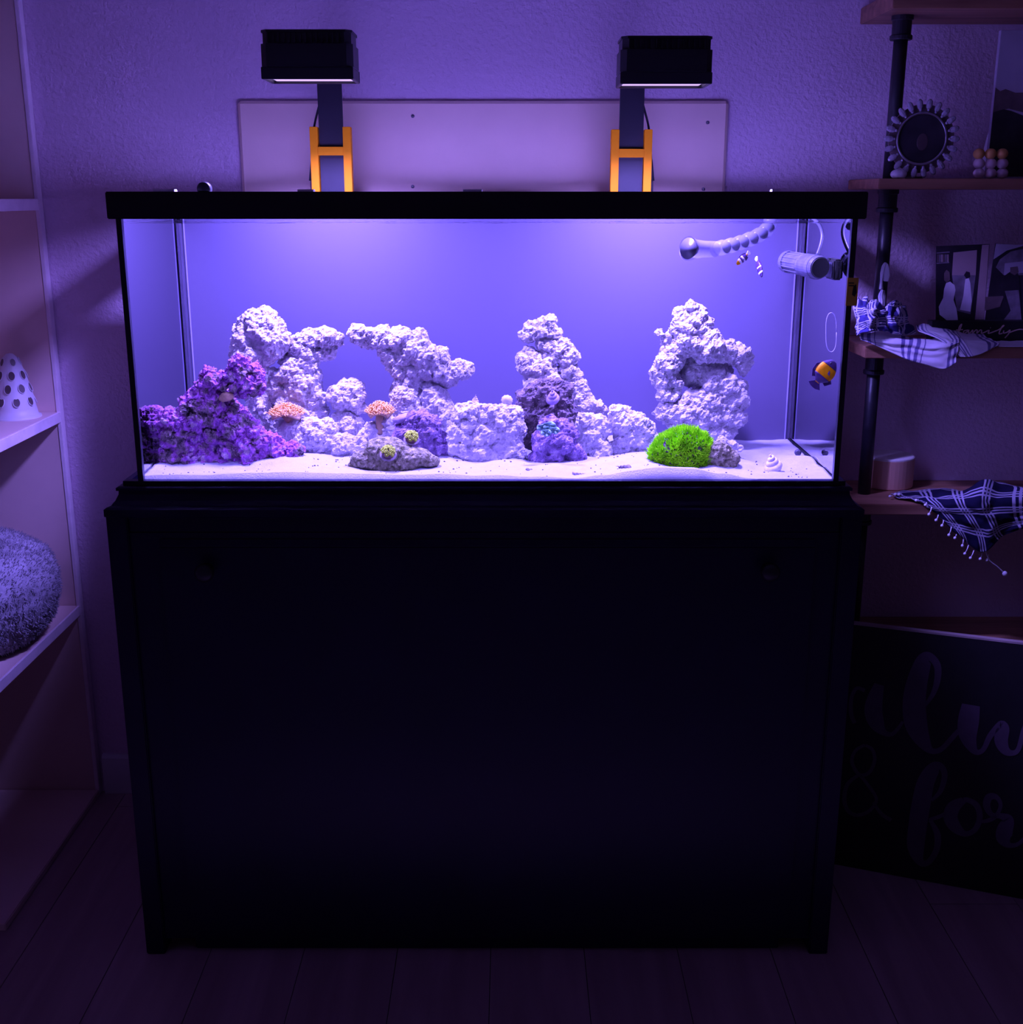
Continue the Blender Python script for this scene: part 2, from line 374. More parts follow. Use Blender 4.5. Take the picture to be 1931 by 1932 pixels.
# crown moulding swept round three sides
prof = [(.000, .870), (.030, .870), (.036, .874), (.036, .886), (.032, .889), (.026, .891), (.020, .898), (.015, .908), (.0145, .914), (.018, .915), (.018, .920), (.014, .922), (.008, .922), (.008, .930), (-.004, .931), (-.004, .870)]
def sweep(prof, x0, x1, yf, yb):
    mb = MB(); n = len(prof); vs = []
    for o, z in prof: vs.append((x0-o, yb, z))
    for o, z in prof: vs.append((x0-o, yf-o, z))
    for o, z in prof: vs.append((x1+o, yf-o, z))
    for o, z in prof: vs.append((x1+o, yb, z))
    fs = [(r*n+i, r*n+(i+1) % n, (r+1)*n+(i+1) % n, (r+1)*n+i) for r in range(3) for i in range(n)]
    return mb.add(vs, fs + [list(range(n)), list(range(3*n, 4*n))])
sweep(prof, SX0+.038, SX1-.038, SY0-.006, SY1).build('crown_moulding', M['black_wood'], st)
MB().box(SX0+.04, SX1-.04, SY0, SY1, .86, .898).build('top_board', M['black_wood'], st)

# ================================================================== TANK
GX0, GX1 = TX0+.012, TX1-.012              # outside of glass
GT = .008
tk = thing('fish_tank', ((TX0+TX1)/2, TANK_D/2, .899), 'long rectangular glass fish tank with black top frame', 'fish tank')
fr = MB()
fr.box(TX0, TX1, -.006, .02, TZF, TZ1).box(TX0, TX1, TANK_D-.012, TANK_D+.006, TZF, TZ1)
fr.box(TX0, TX0+.026, .02, TANK_D-.012, TZF, TZ1).box(TX1-.026, TX1, .02, TANK_D-.012, TZF, TZ1)
fr.build('top_frame', M['black_plastic'], tk, .0015)
bf = MB(); bf.box(GX0-.006, GX1+.006, -.004, .0065, .899, TZB).box(GX0-.006, GX1+.006, TANK_D-.006, TANK_D+.004, .899, TZB)
bf.box(GX0-.006, GX0+.004, .0065, TANK_D-.006, .899, TZB).box(GX1-.004, GX1+.006, .0065, TANK_D-.006, .899, TZB)
bf.build('bottom_frame', M['black_plastic'], tk, .001)
def pane(name, x0, x1, y0, y1, nrm):
    o = MB().box(x0, x1, y0, y1, .905, TZ1-.008).build(name, M['front_glass' if name == 'front_pane' else 'glass'], tk)
    o.data.materials.append(M['clear_face'])
    for p in o.data.polygons: p.material_index = 0 if p.normal.dot(Vector(nrm)) > .9 else 1
pane('front_pane', GX0, GX1, .002, GT, (0, -1, 0))
for ya, yb in ((GT, PANEL_Y-GT), (PANEL_Y, TANK_D-GT)):
    pane('side_pane', GX0, GX0+GT-.002, ya, yb, (-1, 0, 0))
    pane('side_pane', GX1-GT+.002, GX1, ya, yb, (1, 0, 0))
pane('back_pane', GX0, GX1, TANK_D-GT, TANK_D, (0, 1, 0))
MB().box(GX0+.0002, GX1-.0002, PANEL_Y-GT, PANEL_Y, .909, 1.385).build('background_panel', M['bluepaint'], tk)
MB().box(GX0+.01, GX1-.01, .012, TANK_D-.012, .899, .908).build('bottom_pane', M['black_plastic'], tk)
for gx in (GX0, GX1-.009):
    MB().box(gx, gx+.009, -.0005, .010, TZB, TZF).build('corner_seam', M['silicone'], tk)
    cx = GX0+GT+.0015 if gx < 0 else GX1-GT-.0015
    MB().cyl((cx, PANEL_Y-GT-.001, .92), (cx, PANEL_Y-GT-.001, TZF), .0016, 8).build('back_seam', M['clear_bead'], tk)
# water surface
wm = MB(); wm.add([(GX0+GT, GT, 1.361), (GX1-GT, GT, 1.361), (GX1-GT, PANEL_Y-GT, 1.361), (GX0+GT, PANEL_Y-GT, 1.361)], [(0, 1, 2, 3)])
tag(wm.build('water', M['water'], None), 'still water surface just under the black tank frame', 'water', None, 'stuff')
# glass lids
for a, b, lab in ((TX0+.03, -.0405, 'clear glass lid on the tank, with a round knob'), (-.0395, TX1-.03, 'clear glass lid over the tank half with the pump')):
    lt = thing('glass_lid', ((a+b)/2, .18, 1.404), lab, 'lid')
    MB().box(a, b, .022, .36, 1.4045, 1.4085).build('pane', M['lid'], lt)
    if a < -.3:
        p = at(391, 356, .06)
        MB().lathe((p.x, .05, 1.4155), [(0, 0), (.010, 0), (.0115, .002), (.0115, .012), (.010, .014), (0, .014)], 24, '-y').build('knob', M['black_plastic'], lt, smooth=True)
        MB().box(p.x-.008, p.x+.008, .036, .05, 1.4085, 1.4125).build('knob_foot', M['black_plastic'], lt)
for cx, wpx, lab in ((310, 40, 'thin clear clip on the tank rim next to the lid knob'), (577, 30, 'thin clear clip on the tank rim beside an orange bracket'), (892, 36, 'thin clear clip on the tank rim midway between both lamps'), (1463, 12, 'tiny clear clip on the tank rim towards the pipe shelves')):
    p = at(cx, 360, .0); hw = wpx/2/1167
    o = MB().prism([(p.x-hw, -.003, TZ1), (p.x-hw, -.003, TZ1+.0035), (p.x-hw, .012, TZ1+.0035), (p.x-hw, .016, TZ1-.001+.001), ], (2*hw, 0, 0)).build('rim_clip', M['white_plastic'])
    tag(o, lab, 'clip', 'clips on the tank rim')

# ---- sand -----------------------------------------------------------------
def lerp_tab(t, tab):
    for (a, va), (b, vb) in zip(tab, tab[1:]):
        if a <= t <= b:
            q = (t-a)/(b-a); q = q*q*(3-2*q); return va+(vb-va)*q
    return tab[0][1] if t < tab[0][0] else tab[-1][1]
FRONT = [(265, 897), (420, 895), (560, 890), (680, 893), (760, 897), (840, 895), (930, 897), (1010, 900), (1080, 902), (1140, 896), (1190, 888), (1250, 882), (1310, 885), (1360, 894), (1410, 903), (1480, 905), (1600, 905)]
FRONTZ = [(at(x, y, .01).x, at(x, y, .01).z) for x, y in FRONT]
def sand_z(X, Y):
    t = max(0, min(1, (Y-.01)/(.09)));  t = t*t*(3-2*t)
    zf = lerp_tab(X, FRONTZ)
    back = .928 + .013*math.exp(-((Y-.13)/.07)**2)*(1 if X < .33 else max(.2, 1-(X-.33)*6))
    z = zf*(1-t) + back*t
    z += .008*math.exp(-((X-.20)**2/.006 + (Y-.30)**2/.004))          # heap right of the tall tower
    z += .012*math.exp(-((X-.06)**2/.003 + (Y-.055)**2/.0009))
    z += .010*math.exp(-((X+.36)**2/.004 + (Y-.09)**2/.0012))
    z += .010*mnoise.noise(Vector((X*11+3, Y*14, 7)))*t
    z += .0035*mnoise.noise(Vector((X*14, Y*18, 1))) + .0018*mnoise.noise(Vector((X*45, Y*45, 4)))*min(1, t+.3)
    return z
sx0, sx1, sy0, sy1, nx, ny = GX0+.0025, GX1-.0025, GT+.0004, PANEL_Y-GT-.0004, 300, 90
mb = MB(); vs = []; fs = []
for j in range(ny+1):
    for i in range(nx+1):
        X = sx0+(sx1-sx0)*i/nx; Y = sy0+(sy1-sy0)*j/ny; vs.append((X, Y, sand_z(X, Y)))
fs = [(j*(nx+1)+i, j*(nx+1)+i+1, (j+1)*(nx+1)+i+1, (j+1)*(nx+1)+i) for j in range(ny) for i in range(nx)]
n0 = len(vs)
for i in range(nx+1): vs.append((sx0+(sx1-sx0)*i/nx, sy0, .908))
fs += [(n0+i, n0+i+1, i+1, i) for i in range(nx)]
n1 = len(vs)
for j in range(ny+1): vs.append((sx0, sy0+(sy1-sy0)*j/ny, .908))
fs += [(n1+j+1, n1+j, j*(nx+1), (j+1)*(nx+1)) for j in range(ny)]
n2 = len(vs)
for j in range(ny+1): vs.append((sx1, sy0+(sy1-sy0)*j/ny, .908))
fs += [(n2+j, n2+j+1, (j+1)*(nx+1)+nx, j*(nx+1)+nx) for j in range(ny)]
mb.add(vs, fs)
tag(mb.build('sand', M['sand'], smooth=True), 'white rippled sand bed on the tank floor', 'sand', None, 'stuff')
mb = MB()
for k in range(260):
    X = random.uniform(sx0+.02, sx1-.02); Y = random.uniform(.012, .20); r = random.uniform(.0006, .0016)
    mb.ell((X, Y, sand_z(X, Y)+r*.3), (r*1.3, r, r), 5, 4)
tag(mb.build('grit', M['speck']), 'dark grit scattered on the white sand', 'grit', None, 'stuff')

# ---- rocks ----------------------------------------------------------------
TEX = {}
def tex(kind, size, **k):
    key = (kind, size)
    if key not in TEX:
        t = bpy.data.textures.new('t_%s_%g' % (kind, size), kind); t.noise_scale = size
        for a, v in k.items(): setattr(t, a, v)
        TEX[key] = t
    return TEX[key]
def blob_mesh(blobs, Y, voxel=.0032, amps=(.012, .011, .007), depth=.85, pit=True, seed=0):
    bm = bmesh.new()
    for b in blobs:
        x, y, rx, ry = b[:4]; dy = b[4] if len(b) > 4 else 0
        c = at(x, y, Y+dy); k = pxm(y, Y+dy); rx, ry = rx*1.02+.4, ry*1.02+.4; rr = (rx/k, depth*(rx*ry)**.5/k, ry/k)
        mt = Matrix.Translation(c) @ Matrix.Diagonal((*rr, 1))
        bmesh.ops.create_icosphere(bm, subdivisions=2, radius=1.0, matrix=mt)
    me = bpy.data.meshes.new('tmp'); bm.to_mesh(me); bm.free()
    o = bpy.data.objects.new('tmp', me); C.objects.link(o)
    md = o.modifiers.new('r', 'REMESH'); md.mode = 'VOXEL'; md.voxel_size = voxel
    def disp(t, s, mid=.5):
        d = o.modifiers.new('d', 'DISPLACE'); d.texture = t; d.strength = s; d.mid_level = mid; d.texture_coords = 'GLOBAL'
    disp(tex('CLOUDS', .045, noise_depth=2), amps[0]*2.0, .40)
    if pit: disp(tex('VORONOI', .020, distance_metric='DISTANCE'), amps[1], .30)
    disp(tex('CLOUDS', .012, noise_depth=2), amps[1]*1.0, .45)
    md2 = o.modifiers.new('r2', 'REMESH'); md2.mode = 'VOXEL'; md2.voxel_size = voxel
    if pit: disp(tex('VORONOI', .009, distance_metric='DISTANCE'), amps[2], .30)
    disp(tex('CLOUDS', .005, noise_depth=1), amps[2])
    dg = bpy.context.evaluated_depsgraph_get()
    res = bpy.data.meshes.new_from_object(o.evaluated_get(dg))
    bpy.data.objects.remove(o); bpy.data.meshes.remove(me)
    return res
def rock(name, mat, blobs, Y, label, cat='rock', group=None, parent=None, sink=True, **k):
    if sink:
        # keep the foot on the sand: drop anything under the tank floor
        pass
    me = blob_mesh(blobs, Y, **k)
    for v in me.vertices:
        v.co.y = min(max(v.co.y, .016), PANEL_Y-.012); v.co.z = max(v.co.z, .912)
    o = link(name, me, mat, parent, False)
    if parent is None: tag(o, label, cat, group)
    return o
G = 'white rocks of the reef'
def BL(*a): return list(a)
rock('reef_rock', M['rock'], BL((497,607,30,24),(465,637,23,26),(510,642,36,26),(537,647,13,10),(468,667,26,24),(455,680,15,14),(490,668,25,20),(482,690,20,14),(500,625,35,28),(487,730,22,35),(490,775,20,40),(500,815,25,25,.02)), .25,
     'tall white rock boulder rising behind the purple rock', group=G)
rock('reef_rock', M['rock'], BL((610,635,28,13),(632,638,10,9),(590,641,22,14),(562,648,16,11),(622,660,13,13),(572,668,24,20),(600,668,13,9),(562,695,31,26),(577,715,27,20),(596,745,13,28),(601,775,9,18),(565,738,25,22),(548,770,26,30),(575,785,28,22),(520,710,28,12),(515,738,16,18),(525,800,20,20),(580,810,30,25)), .255,
     'white rock column with a ledge reaching out, orange-tan coral at its foot', group=G)
rock('reef_rock', M['rock'], BL((560,824,26,22),(600,822,29,26),(615,806,16,12),(622,832,16,18)), .20, 'low white rock under the orange-tan coral', group=G)
rock('reef_rock', M['rock'], BL((655,733,23,10),(640,748,12,22),(669,750,12,22),(655,752,20,20),(678,768,8,7),(650,768,18,8)), .245, 'upper rock of the short white two-rock pillar', group=G)
rock('reef_rock', M['rock'], BL((656,803,25,19),(644,798,13,15),(670,808,14,15)), .24, 'lower rock of the short white two-rock pillar', group=G)
rock('reef_rock', M['rock'], BL((655,845,27,17),(640,838,13,12),(678,841,10,11)), .19, 'small white rock behind the flat grey rock', group=G)
rock('reef_rock', M['rock'], BL((712,815,25,14),(722,803,14,11),(700,825,20,14)), .215, 'small white wedge rock carrying the pink leather coral', group=G)
rock('reef_rock', M['rock'], BL((678,630,12,8),(698,637,17,12),(722,640,19,16),(745,645,20,18),(765,645,19,16),(795,641,12,18),(782,660,26,20),(730,668,16,13),(755,678,28,18),(800,675,28,20),(826,674,13,12),(770,700,28,14),(805,700,30,14),(838,708,26,15),(865,699,20,11),(884,692,9,7),(850,720,15,7),(775,722,20,12)), .25,
     'white branching rock shaped like a T with two arms', group=G)
rock('reef_rock', M['rock'], BL((770,747,22,26),(752,765,11,18),(780,780,28,25),(815,762,22,32),(832,785,20,34),(843,800,13,25),(790,812,35,25),(762,800,18,25),(750,790,8,10)), .25,
     'broad white rock base under the T-shaped branching rock', group=G)
rock('reef_rock', M['rock'], BL((885,782,24,16),(920,782,28,15),(955,787,22,18),(880,812,22,22),(960,817,24,25),(905,850,31,26),(945,850,31,26),(968,852,15,20),(880,848,20,20),(920,820,33,25),(930,868,25,9),(855,838,8,14)), .15,
     'blocky white rock with small shells on its top', group=G)
rock('reef_rock', M['rock'], BL((996,632,9,8),(1010,623,14,10),(1030,616,14,11),(1035,606,6,6),(1040,632,14,12),(1035,650,20,12),(1055,655,18,14),(1070,671,14,12),(1050,670,20,10),(1000,682,15,20),(1015,692,20,23),(1030,700,20,22),(1070,700,16,11),(1080,715,13,16),(1030,720,33,18),(1060,735,26,20),(1093,735,13,18),(1100,760,18,20),(1115,775,18,12),(1130,773,9,9),(1090,782,18,16),(1040,770,40,35),(1080,795,25,25)), .26,
     'slender white rock spire leaning over the dark brown rock', group=G)
rock('reef_rock', M['rock'], BL((1090,802,18,12),(1115,798,26,10),(1140,803,20,14),(1110,827,29,18),(1090,842,18,20),(1165,782,10,11),(1180,779,10,10),(1175,800,20,18),(1200,797,16,12),(1215,812,20,18),(1190,827,27,18),(1225,832,16,16),(1140,850,34,14),(1180,854,29,12),(1110,857,24,16),(1215,854,18,10)), .21,
     'low white ledge rock between the spire and the bright green coral', group=G)
rock('reef_rock', M['rock'], BL((1308,583,8,7),(1320,595,15,12),(1335,612,10,10),(1246,628,5,7),(1258,639,10,10),(1285,598,10,10),(1285,620,16,16),(1310,620,23,18),(1335,635,20,16),(1270,655,16,16),(1300,650,26,20),(1340,655,28,22),(1370,663,23,18),(1393,673,18,14),(1408,676,9,8),(1403,690,10,12),(1407,702,6,6),(1265,681,18,16),(1246,712,13,24),(1265,725,18,28),(1255,745,15,13),(1320,700,35,30,.035),(1352,700,30,26,.035),(1350,722,18,16),(1365,737,20,23),(1385,750,18,23),(1399,730,11,11),(1402,752,8,18),(1380,785,23,18),(1345,760,25,25),(1320,765,25,22),(1335,790,28,22),(1267,775,18,18),(1285,790,20,16),(1252,782,8,7),(1300,770,20,25),(1340,815,35,15),(1300,814,25,12),(1365,812,20,14)), .27,
     'largest white rock tower, behind the bright green coral', group=G)
rock('coralline_rock', M['rock_purple'], BL((455,693,14,10),(470,706,16,15),(445,713,20,13),(475,726,11,11),(455,725,18,11),(421,716,13,11),(400,721,12,11),(395,740,16,14),(380,761,18,16),(360,771,18,16),(395,776,18,14),(375,790,28,12),(300,787,13,11),(320,792,20,16),(305,812,17,18),(325,820,23,20),(345,835,22,18),(340,802,20,14),(315,857,17,15),(340,867,26,17),(370,867,25,17),(390,825,30,24,.02),(370,830,25,20,.02),(405,795,28,24,.02),(420,770,26,28,.035),(440,800,30,25,.03),(410,815,25,20,.01),(450,817,23,20),(475,827,23,20),(500,837,20,16),(525,847,16,11),(548,852,12,7),(440,847,30,20),(470,857,28,18),(500,862,20,13),(520,860,15,11),(400,862,22,20),(395,879,13,8),(425,872,24,15),(455,874,20,13),(480,881,12,11),(490,886,7,6)), .125,
     'big craggy purple coralline rock, largest of the coloured rocks', group='coloured rocks', amps=(.013, .018, .010))
rock('coralline_rock', M['rock_violet'], BL((790,797,26,20),(775,815,23,18),(805,820,27,22),(825,840,22,22),(836,856,10,10),(760,822,12,12),(810,802,18,16),(800,850,30,16)), .15,
     'violet rock tucked behind the flat grey rock', group='coloured rocks', amps=(.008, .010, .006))
rock('coralline_rock', M['rock_violet'], BL((1045,806,23,17),(1030,835,23,23),(1060,830,25,25),(1075,855,20,20),(1090,870,11,13),(1030,862,23,14),(1012,864,10,6),(1050,862,25,16)), .13,
     'violet rock with a teal mushroom coral on its top', group='coloured rocks', amps=(.008, .010, .006))
rock('algae_rock', M['rock_brown'], BL((1000,752,22,22),(1030,747,28,26),(1058,747,20,28),(1060,780,22,25),(1020,787,33,25),(986,767,12,14),(1040,805,30,20),(1010,815,20,30)), .19,
     'dark brown rock with a cone snail, against the white spire', group='coloured rocks', amps=(.007, .012, .008))
rock('flat_rock', M['rock_grey'], BL((730,850,43,25),(690,868,30,18),(672,878,16,9),(775,862,40,17),(808,870,20,10),(740,876,55,16),(740,892,62,10,.01)), .075,
     'smooth domed grey-brown rock holding two button coral plugs', group='coloured rocks', amps=(.004, .003, .0035), pit=False, voxel=.0026)
rock('flat_rock', M['rock_grey'], BL((1355,852,24,20),(1378,864,16,12),(1345,868,18,10),(1365,876,26,10)), .10,
     'small grey rock beside the bright green coral', group='coloured rocks', amps=(.004, .004, .004), voxel=.0026)
rock('rubble_rock', M['rock'], BL((1362,832,8,9),(1380,838,12,7),(1395,845,9,6)), .15, 'small white rubble piece behind the bright green coral', amps=(.004, .005, .004), voxel=.0026)

# ---- corals ---------------------------------------------------------------
# bright green star polyps
gs = thing('star_polyp_coral', atz(1285, 868, .935), 'bright neon green star polyp coral mound', 'coral')
gc = BL((1270,845,32,26),(1310,843,30,26),(1290,830,32,20),(1245,857,16,12),(1330,855,16,16),(1285,858,45,14),(1290,872,48,12),(1250,868,20,10))
gm = blob_mesh(gc, .105, voxel=.004, amps=(.004, .002, .001), pit=False)
mat_o = link('coral_mat', gm, M['mat_purple'], gs)
pm = MB(); org = worldloc(gs)
me = mat_o.data; me.calc_loop_triangles()
polys = [p for p in me.polygons if p.normal.z > -.6 and (p.center+org).z > .934]
wts = [p.area for p in polys]
for p in random.choices(polys, wts, k=2200):
    c = p.center + org + Vector([random.uniform(-.002, .002) for _ in range(3)]); n = p.normal
    d = (n + Vector((random.uniform(-.35, .35), random.uniform(-.35, .35), random.uniform(-.1, .4)))).normalized()
    L = random.uniform(.005, .014)
    for q in range(4):                          # a tuft of tapering tentacles
        e = (d + Vector([random.uniform(-.55, .55) for _ in range(3)])).normalized()
        s = e.cross(Vector((.3, .2, 1))).normalized()*.00075; t = e.cross(s).normalized()*.00075
        a = c; b = c+e*L*.6; tip = c + (e + Vector((0, 0, .25))).normalized()*L
        pm.add([a+s, a-s*.5+t, a-s*.5-t, b+s, b-s*.5+t, b-s*.5-t, tip], [(0,1,4,3),(1,2,5,4),(2,0,3,5),(3,4,6),(4,5,6),(5,3,6)])
me2 = bpy.data.meshes.new('polyps'); me2.from_pydata(pm.v, [], pm.f)
po = link('polyps', me2, M['green'], gs); po['kind'] = 'stuff'

def leather(px, py, Y, w, h, label, tilt, mat):
    b = at(px, py+h*.95, Y); k = pxm(py, Y); W, H = w/k, h/k
    t = thing('leather_coral', b, label, 'coral')
    top = b + Vector((tilt*W*.4, -.004, H*.62))
    MB().tube([b-Vector((0,0,.008)), b+Vector((tilt*W*.1, 0, H*.3)), top], [W*.20, W*.15, W*.20], 12).build('stalk', mat, t, smooth=True)
    capm = MB(); nv = 26; rings = 6; vs = []
    for j in range(rings+1):
        rr = j/rings
        for i in range(nv):
            q = 2*math.pi*i/nv; wav = 1+.12*math.sin(3*q+px)+.07*math.sin(5*q)
            vs.append(top + Vector((math.cos(q)*rr*W*.52*wav, math.sin(q)*rr*W*.45*wav, H*(.30 - .30*rr*rr) + .1*H*math.sin(3*q)*rr)))
    n = len(vs); vs += [v-Vector((0, 0, H*.09)) for v in vs]
    fs = [(j*nv+i, j*nv+(i+1) % nv, (j+1)*nv+(i+1) % nv, (j+1)*nv+i) for j in range(rings) for i in range(nv)]
    fs += [[q+n for q in f][::-1] for f in fs] + [(rings*nv+i, rings*nv+(i+1) % nv, n+rings*nv+(i+1) % nv, n+rings*nv+i) for i in range(nv)]
    capm.add(vs, fs); capm.build('cap', mat, t, smooth=True)
    pp = MB()
    for i in range(340):
        rr = math.sqrt(random.random()); q = random.random()*2*math.pi
        c = top + Vector((math.cos(q)*rr*W*.54, math.sin(q)*rr*W*.46, H*(.30-.30*rr*rr)))
        e = Vector((math.cos(q)*rr*.8+random.uniform(-.2,.2), math.sin(q)*rr*.8-.2, 1-.6*rr)).normalized()
        ln = random.uniform(.004, .009); pp.tube([c, c+e*ln], [.0007, .0006], 4, cap=False); pp.ell(c+e*(ln+.0005), .0013, 5, 4)
    o = pp.build('polyps', M['leather_polyp'], t, smooth=True); o['kind'] = 'stuff'
leather(550, 766, .195, 54, 44, 'orange-tan leather coral with fine polyps on a white rock', -.3, M['leather'])
leather(716, 762, .20, 42, 50, 'pinkish tan leather coral on a thick stalk, beside the violet rock', .15, M['leather'])

def zoa(px, py, Y, r, label):
    c = at(px, py, Y); k = pxm(py, Y); R = r/k
    t = thing('button_coral', c - Vector((0, 0, R*.9)), label, 'coral', 'button corals on the grey rock')
    ax = Vector((.10, -.55, .83)).normalized(); base = c - ax*R*.75
    MB().tube([base, base+ax*.003], [R*.98, R*1.02], 22).build('plug', M['plug'], t, .0006)
    u = ax.orthogonal().normalized(); w = ax.cross(u)
    MB().ell(base+ax*.006, (R*.8, R*.8, R*.72), 18, 10).build('polyp_mass', M['zoa_body'], t, smooth=True)
    n = 16
    for i in range(n):
        rr = math.sqrt((i+.5)/n)*1.15; q = i*2.39996
        d = (ax*math.cos(rr) + (u*math.cos(q)+w*math.sin(q))*math.sin(rr)).normalized()
        p = base + ax*.006 + d*R*.82; e = d.orthogonal().normalized(); g = d.cross(e); pr = R*.27
        ring = [p + d*.001 + (e*math.cos(a)+g*math.sin(a))*pr for a in [2*math.pi*k2/12 for k2 in range(12)]]
        ring2 = [p + d*.0022 + (e*math.cos(a)+g*math.sin(a))*pr*.82 for a in [2*math.pi*k2/12 for k2 in range(12)]]
        mb = MB().add(ring+ring2+[p-d*.003, p+d*.0012], [(k2, (k2+1) % 12, 12+(k2+1) % 12, 12+k2) for k2 in range(12)] + [(k2, 24, (k2+1) % 12) for k2 in range(12)] + [(12+k2, 12+(k2+1) % 12, 25) for k2 in range(12)])
        o = mb.build('polyp', M['zoa'], t)
        MB().ell(p+d*.0018, pr*.36, 8, 5).build('mouth', M['zoa_mid'], o, smooth=True)
zoa(777, 823, .085, 15, 'button coral plug set on the upper edge of the grey rock')
zoa(733, 851, .035, 16, 'button coral plug set into the front of the grey rock')
# teal mushroom coral
b = at(1035, 808, .095)
t = thing('mushroom_coral', b, 'ruffled teal mushroom coral on the violet rock', 'coral')
for i, (dx, dz, r, a) in enumerate(((-.010, .002, .011, .2), (.002, .006, .012, -.3), (.011, -.002, .010, .5), (-.004, -.006, .010, .9))):
    mb = MB(); nv = 20; vs = [b+Vector((dx, -.004-i*.002, dz))]
    for j in (1, 2, 3):
        for k in range(nv):
            q = 2*math.pi*k/nv
            vs.append(b + Vector((dx+math.cos(q)*r*j/3, -.004-i*.002-.002*j*math.sin(4*q+a)*.8-.001*j, dz+math.sin(q)*r*.62*j/3)))
    fs = [(0, 1+k, 1+(k+1) % nv) for k in range(nv)] + [(1+j*nv+k, 1+(j+1)*nv+k, 1+(j+1)*nv+(k+1) % nv, 1+j*nv+(k+1) % nv) for j in (0, 1) for k in range(nv)]
    n = len(vs); vs += [v+Vector((0, .0025, 0)) for v in vs]; fs += [[q+n for q in f][::-1] for f in fs] + [(1+2*nv+k, 1+2*nv+(k+1) % nv, n+1+2*nv+(k+1) % nv, n+1+2*nv+k) for k in range(nv)]
    mb.add(vs, fs).build('lobe', M['mushroom'], t, smooth=True)

# ---- shells, snails -------------------------------------------------------
def spiral_shell(name, mat, px, py, Y, L, R, direction, label, cat='snail shell', mouth=True):
    c = at(px, py, Y); k = pxm(py, Y); L /= k; R /= k
    d = Vector(direction).normalized(); u = d.orthogonal().normalized(); w = d.cross(u)
    t = thing(name, c - Vector((0, 0, R)), label, cat)
    pts, rad = [], []
    turns = 4.2; N = 64
    for i in range(N):
        s = i/(N-1); q = s*turns*2*math.pi; rr = R*(1-s)**1.1*.5
        pts.append(c + d*(L*(s**.85) - L*.4) + (u*math.cos(q)+w*math.sin(q))*rr); rad.append(max(R*(1-s)**1.05*.55, R*.03))
    MB().tube(pts, rad, 10).build('whorls', mat, t, smooth=True)
    if mouth:
        m0 = pts[0]; e = (pts[0]-pts[1]).normalized()
        MB().tube([m0-e*.001, m0+e*.0008], [rad[0]*.85, rad[0]*.75], 14).build('opening', M['shell_dark'], t)
    return t
def bivalve(name, mat, px, py, Y, W, H, label, rot=0.0):
    c = at(px, py, Y); k = pxm(py, Y); W /= k; H /= k
    t = thing(name, c-Vector((0, 0, H/2)), label, 'shell')
    R = Matrix.Rotation(rot, 3, 'Y')
    for s in (-1, 1):
        mb = MB(); nu, nv = 22, 7; vs = []
        for j in range(nv+1):
            rr = j/nv
            for i in range(nu):
                q = 2*math.pi*i/nu; rib = 1+.05*math.cos(11*q)*rr
                x, z = math.cos(q)*W/2*rr*rib, math.sin(q)*H/2*rr*rib
                y = s*(W*.22*(1-rr*rr) + .0008) - .0
                vs.append(c + R @ Vector((x, y, z)))
        fs = [(j*nu+i, j*nu+(i+1) % nu, (j+1)*nu+(i+1) % nu, (j+1)*nu+i) for j in range(nv) for i in range(nu)]
        mb.add(vs, fs).build('valve', mat, t, smooth=True)
    return t
spiral_shell('snail', M['shell_violet'], 1044, 748, .145, 30, 15, (-.1, -.5, .9), 'violet cone-shaped snail clinging to the dark brown rock', 'snail')
spiral_shell('snail', M['shell'], 897, 755, .16, 18, 9, (.1, .1, 1), 'small pointed grey snail on top of the blocky white rock', 'snail')
bivalve('seashell', M['shell_pale'], 957, 755, .15, 22, 20, 'pale open shell perched on the corner of the blocky white rock', .3)
spiral_shell('snail', M['shell'], 918, 769, .125, 13, 7, (.8, -.2, .5), 'tiny round grey snail on the blocky white rock', 'snail')
bivalve('seashell', M['shell_violet'], 760, 789, .145, 40, 17, 'striped violet clam shell lying against the violet rock', -.35)
spiral_shell('seashell', M['shell_pale'], 1459, 874, .085, 40, 20, (-.3, -.2, .9), 'big pale whelk shell lying on open sand', 'shell')
spiral_shell('snail', M['shell_dark'], 1005, 889, .045, 24, 7, (.95, 0, .1), 'dark snail shell on sand before the violet rock', 'snail')
spiral_shell('snail', M['shell_dark'], 1178, 883, .065, 28, 9, (-.95, -.1, .25), 'dark snail shell on sand near the bright green coral', 'snail')
spiral_shell('snail', M['shell'], 1092, 894, .03, 24, 5, (.97, 0, .05), 'flat grey snail shell on sand against the front glass', 'snail')
o = rock('sponge', M['leather'], BL((428,748,12,7),(420,752,7,6)), .115, 'brown-orange sponge in the hollow of the purple rock', 'sponge', amps=(.002, .003, .002), voxel=.002)
for px in (1506,):
    p = at(px, 853, .19); r = 6/pxm(853, .19)
    o = MB().lathe((p.x, p.y, sand_z(p.x, p.y)+r-.001), [(0, .004), (r*.8, .004), (r, .003), (r, -.003), (r*.8, -.004), (0, -.004)], 20, '-y').build('magnet_disc', M['pump'], None, smooth=True)
    tag(o, 'small round dark magnet on the sand by the side glass', 'magnet')

